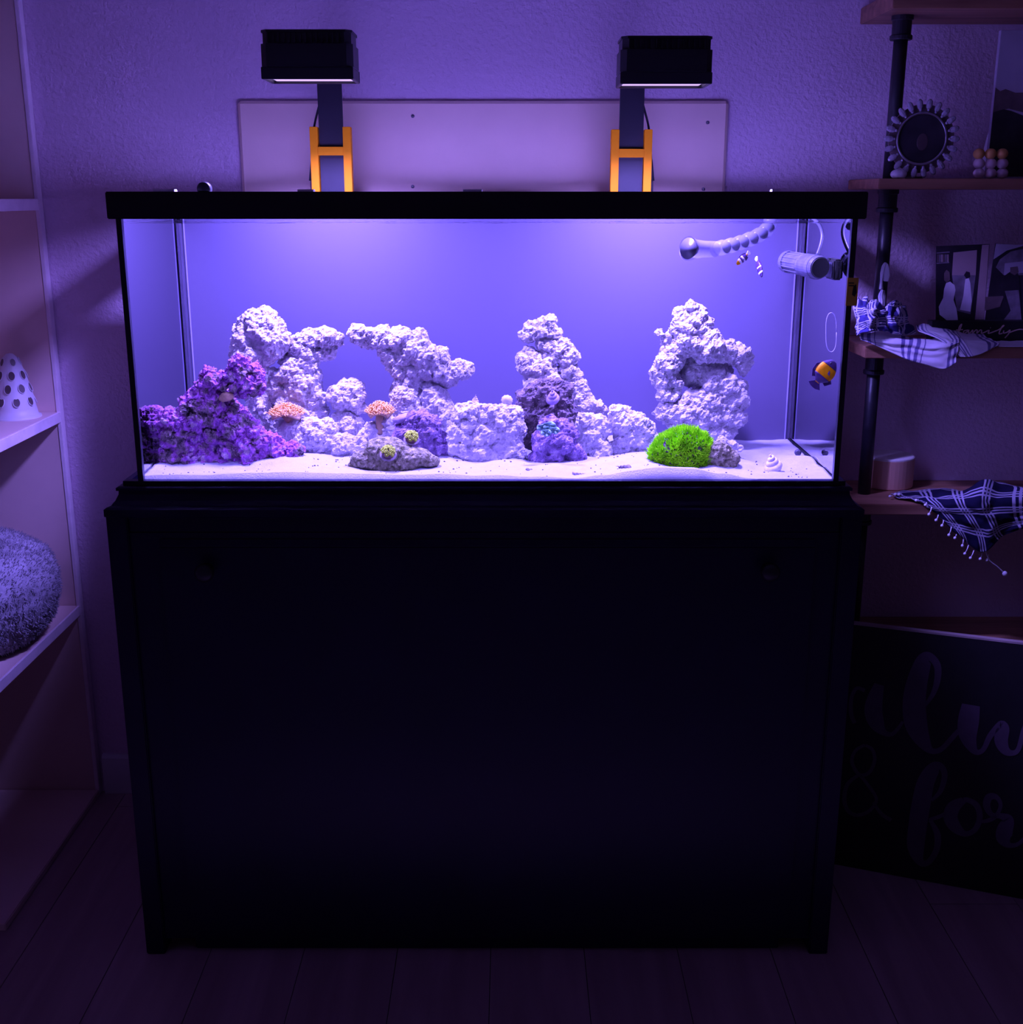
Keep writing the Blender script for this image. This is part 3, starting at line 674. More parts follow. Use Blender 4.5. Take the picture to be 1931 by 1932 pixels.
# ---- fish -----------------------------------------------------------------
def fish(px, py, Y, L, H, heading, label, mats, pitch=0.0, roll=0.0, bands=()):
    """heading: yaw of the nose; body, fins, tail; bands = [(s0,s1,mat)] along the body"""
    c = at(px, py, Y); k = pxm(py, Y); L /= k; H /= k
    t = thing('fish', c, label, 'fish')
    R = Matrix.Rotation(heading, 3, 'Z') @ Matrix.Rotation(-pitch, 3, 'Y') @ Matrix.Rotation(roll, 3, 'X')
    N = 26; n = 16
    def ring(s):
        h = H/2*(math.sin(math.pi*min(1, s*.86+.06))**.75)*(1 if s < .75 else 1-(s-.75)*1.5)
        return h, h*.42
    def body(s0, s1, grow=1.0):
        mb = MB(); vs = []; m = max(4, int(N*(s1-s0))+2)
        for j in range(m):
            s = s0+(s1-s0)*j/(m-1); h, w2 = ring(s)
            for i in range(n):
                q = 2*math.pi*i/n
                vs.append(c + R @ Vector((L*(.45-s*.8), math.cos(q)*w2*grow, math.sin(q)*h*grow)))
        fs = [(j*n+i, j*n+(i+1) % n, (j+1)*n+(i+1) % n, (j+1)*n+i) for j in range(m-1) for i in range(n)]
        fs += [list(range(n)), list(range((m-1)*n, m*n))]
        return mb.add(vs, fs)
    body(0, 1).build('body', mats[0], t, smooth=True)
    for s0, s1, m_ in bands: body(s0, s1, 1.03).build('band', m_, t, smooth=True)
    def fin(name, pts, m_):
        th = Vector((0, .0004, 0)); mb = MB()
        mb.prism([c + R @ (Vector(p)-th) for p in pts], R @ (th*2)); mb.build(name, m_, t)
    fin('dorsal_fin', [(L*.22, 0, H*.40), (L*.10, 0, H*.62), (-L*.12, 0, H*.60), (-L*.30, 0, H*.40), (-L*.22, 0, H*.20)], mats[1])
    fin('anal_fin', [(L*.0, 0, -H*.38), (-L*.12, 0, -H*.62), (-L*.30, 0, -H*.42), (-L*.24, 0, -H*.18)], mats[1])
    fin('tail_fin', [(-L*.30, 0, H*.10), (-L*.48, 0, H*.36), (-L*.54, 0, H*.14), (-L*.54, 0, -H*.14), (-L*.48, 0, -H*.36), (-L*.30, 0, -H*.10)], mats[2])
    for s in (-1, 1):
        mb = MB(); q = [Vector((L*.14, s*H*.20, -H*.04)), Vector((L*.02, s*H*.34, -H*.02)), Vector((L*.0, s*H*.34, -H*.16)), Vector((L*.10, s*H*.21, -H*.14))]
        mb.prism([c+R @ v for v in q], R @ Vector((0, s*.0006, 0))); mb.build('pectoral_fin', mats[1], t)
        MB().ell(c + R @ Vector((L*.335, s*ring(.14)[1]*.85, H*.10)), H*.055, 8, 6).build('eye', M['ink'], t, smooth=True)
fish(1556, 704, .024, 62, 40, math.radians(4), 'indigo and orange angelfish swimming close to the side glass under the oval ring', (M['fish_orange'], M['fish_dark'], M['fish_dark']), math.radians(52), 0, [(0, .26, M['fish_dark']), (.70, .98, M['fish_dark'])])
fish(1402, 488, .22, 36, 13, math.radians(200), 'small orange clownfish below the nozzle, head down', (M['fish_orange'], M['fish_dark'], M['fish_white']), math.radians(-40), 0, [(.22, .36, M['fish_white']), (.50, .62, M['fish_white']), (.37, .49, M['fish_dark']), (.63, .9, M['fish_dark'])])
fish(1433, 505, .20, 44, 16, math.radians(-70), 'small dark clownfish facing out, beside the orange clownfish', (M['fish_dark'], M['fish_dark'], M['fish_white']), math.radians(-55), 0, [(.18, .28, M['fish_white']), (.50, .58, M['fish_white'])])

# ---- pump, nozzle ----------------------------------------------------------
nz = thing('return_nozzle', at(1446, 440, .30), 'clear jointed return nozzle with a flared mouth under the frame', 'nozzle')
P = [at(x_, y_, Y_) for x_, y_, Y_ in ((1299, 469, .16), (1310, 470, .17), (1328, 470, .185), (1350, 470, .20))]
k = pxm(470, .18)
MB().tube(P, [23/k, 18/k, 15.5/k, 15/k], 26, cap=False).build('flared_mouth', M['clear'], nz, smooth=True)
MB().tube([P[0]+(P[0]-P[1]).normalized()*.0005, P[1]], [20/k, 12/k], 26).build('mouth_hollow', M['pump'], nz, smooth=True)
segs = [(1355, 469, .20), (1372, 465, .215), (1389, 461, .23), (1406, 455, .245), (1424, 448, .26), (1441, 439, .28), (1452, 428, .30), (1455, 412, .31)]
for a, b_ in zip(segs, segs[1:]):
    A, B = at(*a), at(*b_); q = (B-A)
    MB().tube([A-q*.15, A+q*.1, A+q*.5, A+q*.9, A+q*1.1], [9/k, 14/k, 15/k, 13/k, 9/k], 18).build('joint', M['clear'], nz, smooth=True)
pw = thing('wave_pump', at(1545, 522, .12), 'cylindrical wave pump with dark round face on the side glass', 'pump')
A, B = at(1489, 494, .22), at(1548, 505, .10); q = B-A; k1 = pxm(500, .12)
MB().tube([A, A+q*.55], [19/k1, 20/k1], 26).build('cage', M['pump_clear'], pw, smooth=False)
MB().tube([A-q*.03, A+q*.06], [22/k1, 22/k1], 26).build('cage_ring', M['clear'], pw)
for i in range(14):
    a = 2*math.pi*i/14; e = q.orthogonal().normalized(); g = q.normalized().cross(e)
    off = (e*math.cos(a)+g*math.sin(a))*20.5/k1
    MB().cyl(A+off, A+q*.5+off, .0009, 6).build('cage_bar', M['clear'], pw)
MB().tube([A+q*.50, A+q*.58, A+q*.95, B], [20.5/k1, 22/k1, 22/k1, 20/k1], 28).build('motor', M['pump_clear'], pw, smooth=False)
MB().tube([B-q*.01, B+q.normalized()*.002], [18.5/k1, 18/k1], 28).build('face', M['ink'], pw)
MB().tube([B-q*.16, B-q*.08], [23/k1, 23/k1], 28).build('face_ring', M['clear'], pw)
a0, a1 = at(1563, 492, .13), at(1594, 524, .13)
MB().box(a0.x, a1.x-.008, .10, .15, a1.z, a0.z).build('bracket', M['pump'], pw, .002)
MB().box(a1.x-.008, GX1-GT, .095, .155, a1.z-.002, a0.z+.004).build('magnet_mount', M['ink'], pw, .003)
cw = [at(*c_) for c_ in ((1543, 481, .13), (1550, 460, .14), (1552, 440, .15), (1545, 422, .16), (1530, 408, .17))]
def smoothpts(pts, n=6):
    out = []; m = len(pts)
    for i in range(m-1):
        p0, p1, p2, p3 = pts[max(i-1, 0)], pts[i], pts[i+1], pts[min(i+2, m-1)]
        for j in range(n):
            t = j/n; out.append(.5*((2*p1)+(p2-p0)*t+(2*p0-5*p1+4*p2-p3)*t*t+(3*p1-p0-3*p2+p3)*t**3))
    return out+[pts[-1]]
MB().tube(smoothpts(cw), .0032, 10).build('cord', M['pump_clear'], pw, smooth=True)
cd = [at(*c_) for c_ in ((1603, 476, .12), (1596, 455, .15), (1583, 440, .20), (1574, 420, .25), (1572, 405, .28))]
o = MB().tube(smoothpts(cd), .0028, 10).build('air_tube', M['pump_clear'], smooth=True); tag(o, 'pale tube running down the side glass beside the pump', 'tube')
# thin pale oval outline just inside the front glass
rp = []
for i in range(41):
    q = 2*math.pi*i/40; cx_, cy_ = 1569+10*math.cos(q), 627 + 37*math.copysign(abs(math.sin(q))**.6, math.sin(q))
    rp.append(at(cx_, cy_, .0095))
o = MB().tube(rp, .0006, 6).build('oval_ring', M['pale_line'], smooth=True); tag(o, 'thin pale oval ring above the angelfish', 'ring')
# yellow sticker on the side glass
p0, p1 = at(1600, 524, -.001), at(1617, 577, -.001)
sk = thing('warning_sticker', (p0.x, -.001, p1.z), 'small yellow sticker on the tank corner', 'sticker')
MB().box(p0.x, p1.x, -.0012, -.0006, p1.z, p0.z).build('sheet', M['sticker'], sk)
pl = [at(x_, y_, -.0013) for x_, y_ in ((1608, 556), (1611, 540), (1616, 536), (1617, 552), (1613, 560))]
MB().prism(pl, (0, -.0003, 0)).build('print', M['ink'], sk)
for yy in (533, 538):
    a, b_ = at(1602, yy, -.0013), at(1612, yy+2, -.0013); MB().box(a.x, b_.x, -.0016, -.0012, b_.z, a.z).build('print', M['ink'], sk)

# ================================================================== LAMPS
def lamp(cx, ytop, ybot, ax, ay_split, by0, by1, label, side):
    Yf, Yb = .105, .195
    X = at(cx, (ytop+ybot)/2, Yf).x; z1, z0 = at(cx, ytop, Yf).z, at(cx, ybot, Yf).z; hw = .0765
    t = thing('aquarium_lamp', (X, .3, z0), label, 'lamp', 'lamps over the tank')
    hz = z1-z0; zc = z0+hz*.25; zt = z0+hz*.72
    def bod(a, b_, za, zb):
        mb = MB(); c2 = .010
        pts = [(X-a+c2, Yf+b_), (X+a-c2, Yf+b_), (X+a, Yf+b_+c2), (X+a, Yb-b_-c2), (X+a-c2, Yb-b_), (X-a+c2, Yb-b_), (X-a, Yb-b_-c2), (X-a, Yf+b_+c2)]
        return mb.prism([(x_, y_, za) for x_, y_ in pts], (0, 0, zb-za))
    # lower housing is an open shell round the LED panel
    lo = MB()
    lo.box(X-hw, X+hw, Yf, Yf+.006, z0, zc).box(X-hw, X+hw, Yb-.006, Yb, z0, zc).box(X-hw, X-hw+.006, Yf+.006, Yb-.006, z0, zc).box(X+hw-.006, X+hw, Yf+.006, Yb-.006, z0, zc)
    lo.box(X-hw+.006, X+hw-.006, Yf+.006, Yb-.006, z0+.007, zc)
    lo.build('lower_housing', M['lamp_black'], t, .001)
    bod(hw-.0006, .0006, zc, zc+.0014).build('seam', M['lamp_line'], t)
    bod(hw, 0, zc+.0014, zt).build('housing', M['lamp_black'], t)
    bod(hw-.003, .003, zt, z1-.004).build('heat_sink', M['lamp_black'], t)
    for i in range(15):
        fx = X-hw+.014+i*(2*hw-.028)/14
        MB().box(fx-.0012, fx+.0012, Yf-.0004, Yf+.004, zt+.001, z1-.005).build('fin', M['lamp_black'], t)
    bod(hw-.001, .001, z1-.004, z1).build('top_cover', M['lamp_black'], t)
    MB().box(X-hw+.010, X+hw-.010, Yf+.0065, Yb-.0065, z0+.004, z0+.007).build('led_panel', M['lens'], t)
    ld = bpy.data.lights.new('led_light', 'AREA'); ld.shape = 'RECTANGLE'; ld.size = .08; ld.size_y = .05
    ld.energy = LAMP_POWER; ld.color = LAMP_COLOR; ld.spread = math.radians(142)
    lo_ = bpy.data.objects.new('led_light', ld); C.objects.link(lo_); lo_.parent = t; lo_.location = Vector((X, (Yf+Yb)/2, z0+.0035))-Vector(t.location)
    # flat arm on the back rim
    AY = TANK_D+.006
    a0 = at(ax, 330, AY); aw = .024
    MB().box(a0.x-aw, a0.x+aw, AY+.002, AY+.010, 1.33, z1-.02).build('arm', M['arm'], t, .001)
    MB().box(X-.02, X+.02, Yb-.002, AY+.004, z1-.03, z1-.02).build('arm_bridge', M['arm'], t, .001)
    br = MB(); zt_, zs0, zs1 = at(ax, by0, AY-.012).z, at(ax, by1, AY-.012).z, at(ax, ay_split, AY-.012).z
    bw = .0155
    for s in (-1, 1):
        xa = a0.x+s*(aw+.001); xb = xa+s*bw
        br2 = MB().box(min(xa, xb), max(xa, xb), AY-.012, AY+.012, 1.375, zt_); br2.build('bracket_leg', M['orange'], t, .0008)
    MB().box(a0.x-aw-.001, a0.x+aw+.001, AY-.0135, AY+.0015, zs0, zs1).build('bracket_bar', M['orange'], t, .0008)
    # cord behind the arm
    s = side; e = a0.x+s*aw
    cp = [Vector((e-s*.01, AY+.014, at(ax, 170, AY).z)), Vector((e+s*.002, AY+.018, at(ax, 205, AY).z)), Vector((e+s*.012, AY+.02, at(ax, 240, AY).z)), Vector((e+s*.018, AY+.02, at(ax, 290, AY).z)), Vector((e+s*.022, AY+.02, at(ax, 345, AY).z)), Vector((e+s*.022, AY+.02, 1.34))]
    MB().tube(smoothpts(cp), .0022, 8).build('cord', M['cord'], t, smooth=True)
    MB().tube([cp[3]-Vector((0, 0, .01)), cp[4]+Vector((0, 0, .004))], [.0035, .005], 10).build('cord_plug', M['cord'], t, smooth=True)
lamp(578, 55, 149, 627.5, 277, 239, 293, 'black box lamp on orange bracket, cord on the bookcase side', -1)
lamp(1259, 67, 158, 1190, 281, 244, 297, 'black box lamp on orange bracket, cord on the pipe shelf side', 1)

# ================================================================== BACK BOARD
b0, b1 = at(447, 190, WALL_Y-.018), at(1376, 197, WALL_Y-.018)
bd = thing('back_board', (0, WALL_Y-.01, 1.15), 'pale pinkish board hanging on the wall behind both lamps', 'board')
MB().box(b0.x, b1.x, WALL_Y-.018, WALL_Y-.0005, 1.15, b0.z).build('board', M['board'], bd, .006, seg=1)
for px, py in ((779, 219), (1336, 231), (779, 352), (1328, 357)):
    p = at(px, py, WALL_Y-.019)
    MB().lathe((p.x, WALL_Y-.0178, p.z), [(0, 0), (.0038, 0), (.0034, .0014), (.0016, .002), (0, .002)], 14, '-y').build('screw', M['screw'], bd, smooth=True)

# ================================================================== BOOKCASE (left)
BX, BY = -1.0, WALL_Y-.002
bk = thing('bookcase', (-1.2, .3, 0), 'tall pale open bookcase standing beside the fish tank', 'bookcase')
MB().box(-1.42, BX-.009, BY-.020, BY, 0, 2.45).build('end_panel', M['mdf'], bk, .001)
MB().box(BX-.009, BX, BY-.022, BY, 0, 2.45).build('edge_strip', M['mdf_edge'], bk, .001)
MB().box(-1.44, -1.42, .06, BY, 0, 2.45).build('back_sheet', M['mdf'], bk)
for zs in (1.398, .942, .488):
    MB().box(-1.42, BX-.006, .06, BY-.021, zs-.022, zs).build('shelf', M['mdf'], bk, .001)
    MB().box(BX-.0058, BX-.001, .06, BY-.021, zs-.023, zs+.0005).build('shelf_edge', M['mdf_edge'], bk, .001)
bs = atz(32, 1757, 0); MB().box(-1.42, BX, bs.y, BY-.021, 0, .016).build('base_board', M['mdf'], bk, .002)

# perforated cone
cb = atz(24, 790, .942); cc = Vector((cb.x, cb.y+.02, .942)); k = pxm(750, cc.y); Hc = 121/k; Rc = 41/k
cn = thing('perforated_cone', cc, 'white plastic cone with rows of round holes on the bookcase shelf', 'cone')
prof = [(Rc*1.1, 0), (Rc*1.1, .004), (Rc*.98, .006), (Rc*.92, Hc*.15), (Rc*.80, Hc*.4), (Rc*.64, Hc*.62), (Rc*.48, Hc*.80), (Rc*.30, Hc*.94), (Rc*.14, Hc*.99), (0, Hc)]
def cone_r(h):
    for (r0, h0), (r1, h1) in zip(prof, prof[1:]):
        if h0 <= h <= h1: return r0+(r1-r0)*(h-h0)/(h1-h0+1e-9)
    return 0
me = MB().lathe(cc, prof, 64).mesh(); body = link('cone_body', me, M['white_plastic'], cn, True)
for j, hh in enumerate((.27, .47, .67, .87)):
    n = (8, 8, 7, 5)[j]
    for i in range(n):
        a = 2*math.pi*(i+.5*(j % 2))/n - .3; r = cone_r(Hc*hh); s = (.0102, .0102, .0098, .0085)[j]
        d = Vector((math.cos(a), math.sin(a), .35)).normalized(); p = cc+Vector((math.cos(a)*r, math.sin(a)*r, Hc*hh))
        e = Vector((-math.sin(a), math.cos(a), 0)); g = d.cross(e); 
        g = -g if g.z < 0 else g
        ring = [p+d*.0008+(e*math.cos(q)*s*.72+g*math.sin(q)*s) for q in [2*math.pi*z/18 for z in range(18)]]
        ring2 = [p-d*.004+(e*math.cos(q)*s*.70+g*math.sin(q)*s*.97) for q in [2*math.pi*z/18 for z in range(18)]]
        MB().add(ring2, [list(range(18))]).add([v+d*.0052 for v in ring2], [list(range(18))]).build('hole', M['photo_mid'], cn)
        rim = ring+[ring[0]]
        MB().tube(rim, .0009, 5, cap=False).build('hole_rim', M['white_plastic'], cn, smooth=True)

# fleece pet bed
def fleece():
    bm = bmesh.new(); zs = .488
    c = Vector((-1.165, .36, zs))
    for i in range(28):
        a = 2*math.pi*i/28
        p = c+Vector((.115*math.cos(a), .14*math.sin(a), .105))
        bmesh.ops.create_icosphere(bm, subdivisions=3, radius=1, matrix=Matrix.Translation(p) @ Matrix.Diagonal((.085, .085, .105, 1)))
    bmesh.ops.create_icosphere(bm, subdivisions=3, radius=1, matrix=Matrix.Translation(c+Vector((0, 0, .06))) @ Matrix.Diagonal((.17, .18, .06, 1)))
    me = bpy.data.meshes.new('t'); bm.to_mesh(me); bm.free(); o = bpy.data.objects.new('t', me); C.objects.link(o)
    r = o.modifiers.new('r', 'REMESH'); r.mode = 'VOXEL'; r.voxel_size = .004
    for kind, size, s in (('CLOUDS', .10, .03), ('CLOUDS', .016, .005)):
        d = o.modifiers.new('d', 'DISPLACE'); d.texture = tex(kind, size); d.strength = s; d.texture_coords = 'GLOBAL'
    res = bpy.data.meshes.new_from_object(o.evaluated_get(bpy.context.evaluated_depsgraph_get()))
    bpy.data.objects.remove(o)
    for v in res.vertices: v.co.z = max(v.co.z, zs+.0005)
    return res
pbed = thing('pet_bed', (-1.165, .36, .488), 'round fluffy grey pet bed on the bookcase shelf', 'pet bed')
bolster = link('bolster', fleece(), M['fleece'], pbed, True)
pile = MB(); rb = random.Random(3)
fv = [p for p in bolster.data.polygons if p.center.x > -.05 or p.normal.y < .2]
pv = []; pf2 = []
for p in rb.choices(fv, k=16000):
    c = p.center + Vector((-1.165, .36, .488)) + Vector([rb.uniform(-.002, .002) for _ in range(3)])
    d = (p.normal + Vector([rb.uniform(-.7, .7) for _ in range(3)])).normalized(); q = d.orthogonal().normalized()*.0012
    r2 = d.cross(q).normalized()*.0012; n = len(pv); h = rb.uniform(.004, .008)
    pv += [c+q, c-q*.5+r2*.8, c-q*.5-r2*.8, c+d*h]; pf2 += [(n, n+1, n+3), (n+1, n+2, n+3), (n+2, n, n+3)]
mp_ = bpy.data.meshes.new('pile'); mp_.from_pydata(pv, [], pf2)
link('fleece_pile', mp_, M['fleece'], pbed)['kind'] = 'stuff'

# ================================================================== PIPE SHELVES (right)
PY0, PX0, PX1 = .402, .715, 1.55
ps = thing('pipe_shelf', (1.1, .5, 0), 'wooden plank shelf unit on black iron pipe posts', 'shelf')
LEV = [(1.744, 1.775), (1.417, 1.437), (1.087, 1.110), (.759, .782), (.431, .454), (.103, .126)]
for z0, z1 in LEV:
    MB().box(PX0, PX1, PY0, WALL_Y-.004, z0, z1).build('plank', M['plank'], ps, .0015)
for X, Yp in ((.764, .495), (1.46, .495)):
    for (a0_, a1_), (b0_, b1_) in zip(LEV, LEV[1:]):
        MB().cyl((X, Yp, b1_), (X, Yp, a0_), .0135, 22).build('pipe', M['pipe'], ps, smooth=True)
        MB().lathe((X, Yp, a0_), [(.0135, -.045), (.0205, -.045), (.0215, -.043), (.0215, -.037), (.0185, -.035), (.0185, -.010), (.021, -.008), (.021, 0), (.0135, 0)], 24).build('pipe_coupling', M['pipe'], ps)
    MB().cyl((X, Yp, 0), (X, Yp, LEV[-1][0]), .0135, 22).build('pipe', M['pipe'], ps, smooth=True)
    MB().lathe((X, Yp, 0), [(.045, 0), (.045, .006), (.022, .009), (.020, .025), (.0135, .025)], 24).build('pipe_flange', M['pipe'], ps)

# ---- jewelled photo frame
fy = .425; fc = at(1739, 262, fy); k = pxm(262, fy); zs = 1.437
fm = thing('photo_frame', (fc.x, fy, zs), 'round silver photo frame edged with crystal petals', 'photo frame')
def disc(cx, cy, cz, r, th, n=48): return MB().lathe((cx, cy, cz), [(0, 0), (r, 0), (r, th), (0, th)], n, '-y')
disc(fc.x, fy+.004, fc.z, 62/k, .004).build('backing', M['photo_mid'], fm)
disc(fc.x, fy-.001, fc.z, 43/k, .001).build('photo', M['photo_dark'], fm)
MB().ell((fc.x+.002, fy-.0022, fc.z-.006), (.011, .0006, .016), 16, 10).build('portrait', M['photo_face'], fm, smooth=True)
ringp = [(fc.x+46/k*math.cos(q), fy-.003, fc.z+46/k*math.sin(q)) for q in [2*math.pi*i/48 for i in range(49)]]
MB().tube(ringp, .0024, 8, cap=False).build('rim', M['silver'], fm, smooth=True)
for i in range(22):
    q = 2*math.pi*i/22; e = Vector((math.cos(q), 0, math.sin(q)))
    R = Matrix.Rotation(-q, 3, 'Y')
    c = Vector((fc.x, fy-.003, fc.z)) + e*62/k
    MB().ell(c, (.0105, .004, .0062), 8, 5, R).build('crystal_petal', M['crystal'], fm)
    MB().ell(Vector((fc.x, fy-.004, fc.z))+e*52/k, .0028, 8, 5).build('crystal_bead', M['crystal'], fm)
dz = fc.z - 72/k - zs
zl = min(0, dz)
MB().box(fc.x-.012, fc.x+.012, fy+.002, fy+.045, zs, zs+.004).build('stand_foot', M['photo_mid'], fm, .001)
MB().prism([(fc.x-.010, fy+.004, fc.z), (fc.x+.010, fy+.004, fc.z), (fc.x+.010, fy+.042, zs+.002), (fc.x-.010, fy+.042, zs+.002)], (0, .003, .001)).build('strut', M['photo_mid'], fm)
p = at(1697, 337, .42)
o = rock('pale_stone', M['cloth_white'], [], .42, '') if False else MB().ell((p.x, .425, zs+.0085), (.016, .014, .010), 18, 10).build('pale_stone', M['shell_pale'], None, smooth=True)
for v in o.data.vertices: v.co.z = max(v.co.z, .0013)
tag(o, 'smooth pale stone under the round silver photo frame', 'stone')
# ---- ball ornament
on = thing('ball_ornament', (at(1871, 330, .44).x, .44, zs), 'small ornament of stacked blush and amber balls', 'ornament')
for j, (yy, m_) in enumerate(((326, 'blush'), (308, 'blush'), (288, 'amber'))):
    for i, xx in enumerate((1848, 1870, 1892)):
        p = at(xx, yy, .44); MB().ell((p.x, .44, zs+.0102+j*.0185), (.0112, .0112, .0102), 16, 10).build('ball', M[m_], on, smooth=True)
p = at(1878, 278, .49)
o = MB().lathe((p.x, .50, zs), [(0, 0), (.016, 0), (.018, .02), (.017, .06), (.013, .085), (.006, .108), (0, .112)], 24).build('white_ornament', M['white_plastic'], None, smooth=True)
tag(o, 'white rounded ornament behind the stacked balls', 'ornament')
# ---- canvas photo
cy0, a, b_ = .475, at(1890, 57, .475), at(1935, 335, .475)
cv = thing('canvas_photo', (a.x+.1, cy0, zs), 'unframed photo print with pale sky and dark hair, on the shelf', 'photo')
MB().box(a.x, a.x+.20, cy0, cy0+.012, zs, a.z).build('print', M['photo_sky'], cv, .0005)
zz = lambda y_: at(1900, y_, cy0).z
pts = [(0, 165), (.010, 172), (.02, 168), (.04, 175), (.2, 170), (.2, 215), (.1, 222), (.03, 205), (0, 212)]
MB().prism([(a.x+dx, cy0-.0006, zz(y_)) for dx, y_ in pts], (0, .0008, 0)).build('print_hill', M['photo_mid'], cv)
pts = [(0, 212), (.02, 206), (.035, 209), (.08, 225), (.2, 230), (.2, 333), (0, 333)]
MB().prism([(a.x+dx, cy0-.0010, zz(y_)) for dx, y_ in pts], (0, .0008, 0)).build('print_hair', M['photo_dark'], cv)

# ---- shelf 3: family sign, two prints
zs3 = 1.110
def sheetpoly(px_pts, Y, th=.0004):
    return MB().prism([at(x_, y_, Y) for x_, y_ in px_pts], (0, th, 0))
def c8(x_, y_): return 1580+x_/5.367, 400+y_/5.367
def catm(pts, n=5):
    out = []; m = len(pts)
    for i in range(m-1):
        p0, p1, p2, p3 = pts[max(i-1, 0)], pts[i], pts[i+1], pts[min(i+2, m-1)]
        for j in range(n):
            t = j/n
            out.append(tuple(.5*(2*p1[a]+(p2[a]-p0[a])*t+(2*p0[a]-5*p1[a]+4*p2[a]-p3[a])*t*t+(3*p1[a]-p0[a]-3*p2[a]+p3[a])*t**3) for a in range(3)))
    return out+[tuple(pts[-1])]
def ribbon(pts, proj, nrm, th):
    """brush stroke: (x,y,width) in photo pixels, laid on a real plane"""
    q = catm(pts); L, R = [], []; m = len(q)
    for i, (x_, y_, w_) in enumerate(q):
        dx = q[min(i+1, m-1)][0]-q[max(i-1, 0)][0]; dy = q[min(i+1, m-1)][1]-q[max(i-1, 0)][1]; d = math.hypot(dx, dy) or 1
        nx_, ny_ = -dy/d*w_/2, dx/d*w_/2
        L.append(proj(x_+nx_, y_+ny_)); R.append(proj(x_-nx_, y_-ny_))
    mb = MB(); n = Vector(nrm)*th
    vs = L+R+[v+n for v in L]+[v+n for v in R]
    fs = []
    for i in range(m-1):
        fs += [(i, i+1, m+i+1, m+i), (2*m+i, 3*m+i, 3*m+i+1, 2*m+i+1), (i, 2*m+i, 2*m+i+1, i+1), (m+i, m+i+1, 3*m+i+1, 3*m+i)]
    fs += [(0, m, 3*m, 2*m), (m-1, 3*m-1, 4*m-1, 2*m-1)]
    return mb.add(vs, fs)
fyY = .45
z_top = at(1800, 606, fyY).z
fs_x0 = at(1757, 640, fyY).x
fsn = thing('family_sign', (fs_x0+.2, fyY, zs3), 'low black block sign reading family in script', 'sign')
MB().box(fs_x0, fs_x0+.42, fyY, fyY+.03, zs3, z_top).build('block', M['sign_black'], fsn, .001)
pf = lambda x_, y_: at(x_, y_, fyY-.0002)
def stroke8(pts, w_=2.0): return [(*c8(x_, y_), w_) for x_, y_ in pts]
for S in ([(1215, 1240), (1228, 1200), (1240, 1160), (1262, 1135), (1250, 1175), (1232, 1215)], [(1205, 1196), (1275, 1190)],
          [(1325, 1195), (1285, 1205), (1285, 1230), (1320, 1210), (1335, 1195), (1330, 1225), (1350, 1222)],
          [(1350, 1222), (1375, 1195), (1372, 1228), (1405, 1195), (1420, 1200), (1415, 1228), (1450, 1195), (1465, 1202), (1462, 1228), (1500, 1215)],
          [(1500, 1215), (1540, 1198), (1530, 1228), (1560, 1222)], [(1552, 1170), (1556, 1174)],
          [(1560, 1222), (1640, 1190), (1690, 1150), (1672, 1160), (1640, 1230), (1675, 1228)],
          [(1690, 1200), (1685, 1225), (1720, 1218), (1752, 1195), (1735, 1235), (1700, 1275)], [(1735, 1225), (1800, 1200), (1850, 1188), (1884, 1190)]):
    ribbon(stroke8(S), pf, (0, -1, 0), .0006).build('script_stroke', M['letter_gold'], fsn)
py = .47
ph = thing('wedding_print', (at(1815, 600, py).x, py, z_top), 'photo print of a bride in white beside a tall mirror', 'photo')
MB().prism([at(*c8(*q), py) for q in ((1005, 345), (1545, 325), (1490, 1095), (1000, 1098))], (0, .002, 0)).build('print', M['photo_dark'], ph)
def inset(parent, mat, pts, lift): MB().prism([at(*c8(*q), py-lift) for q in pts], (0, .0004, 0)).build('print_tone', M[mat], parent)
inset(ph, 'photo_tan', [(1470, 335), (1540, 330), (1487, 1090), (1398, 1090)], .0006)
inset(ph, 'photo_tan', [(1180, 410), (1418, 385), (1405, 640), (1165, 640)], .0006)
inset(ph, 'photo_grey', [(1165, 640), (1405, 640), (1352, 1035), (1215, 1000)], .0006)
inset(ph, 'photo_grey', [(1010, 410), (1140, 400), (1140, 412), (1010, 422)], .0006)
inset(ph, 'photo_grey', [(1008, 515), (1135, 505), (1135, 517), (1008, 526)], .0006)
for i in range(6):
    inset(ph, ('photo_mid', 'photo_grey', 'photo_tan')[i % 3], [(1016+i*20, 430), (1030+i*20, 430), (1030+i*20, 505), (1016+i*20, 508)], .0006)
inset(ph, 'photo_white', [(1105, 720), (1145, 705), (1190, 740), (1200, 790), (1180, 890), (1210, 980), (1225, 1095), (1110, 1096), (1040, 1040), (1030, 960), (1075, 870), (1085, 780)], .0010)
inset(ph, 'photo_mid', [(1085, 620), (1110, 585), (1140, 610), (1145, 690), (1110, 715), (1085, 690)], .0010)
inset(ph, 'photo_white', [(1300, 680), (1335, 670), (1350, 720), (1365, 900), (1350, 1010), (1245, 990), (1280, 850)], .0010)
inset(ph, 'photo_dark', [(1285, 640), (1310, 600), (1345, 610), (1350, 660), (1310, 675)], .0011)
ph2 = thing('wedding_print', (at(1905, 600, py).x, py, z_top), 'photo print of a couple under a dark arch', 'photo')
MB().prism([at(*c8(*q), py) for q in ((1605, 318), (2060, 350), (2040, 1092), (1500, 1092))], (0, .002, 0)).build('print', M['photo_dark'], ph2)
inset(ph2, 'photo_sky', [(1610, 322), (1880, 335), (1880, 345), (1720, 390), (1585, 480)], .0006)
inset(ph2, 'photo_grey', [(1650, 480), (1760, 400), (1880, 375), (2000, 380), (2000, 640), (1690, 640), (1610, 560)], .0006)
inset(ph2, 'photo_sky', [(1700, 520), (1880, 500), (2000, 500), (2000, 600), (1690, 640)], .0008)
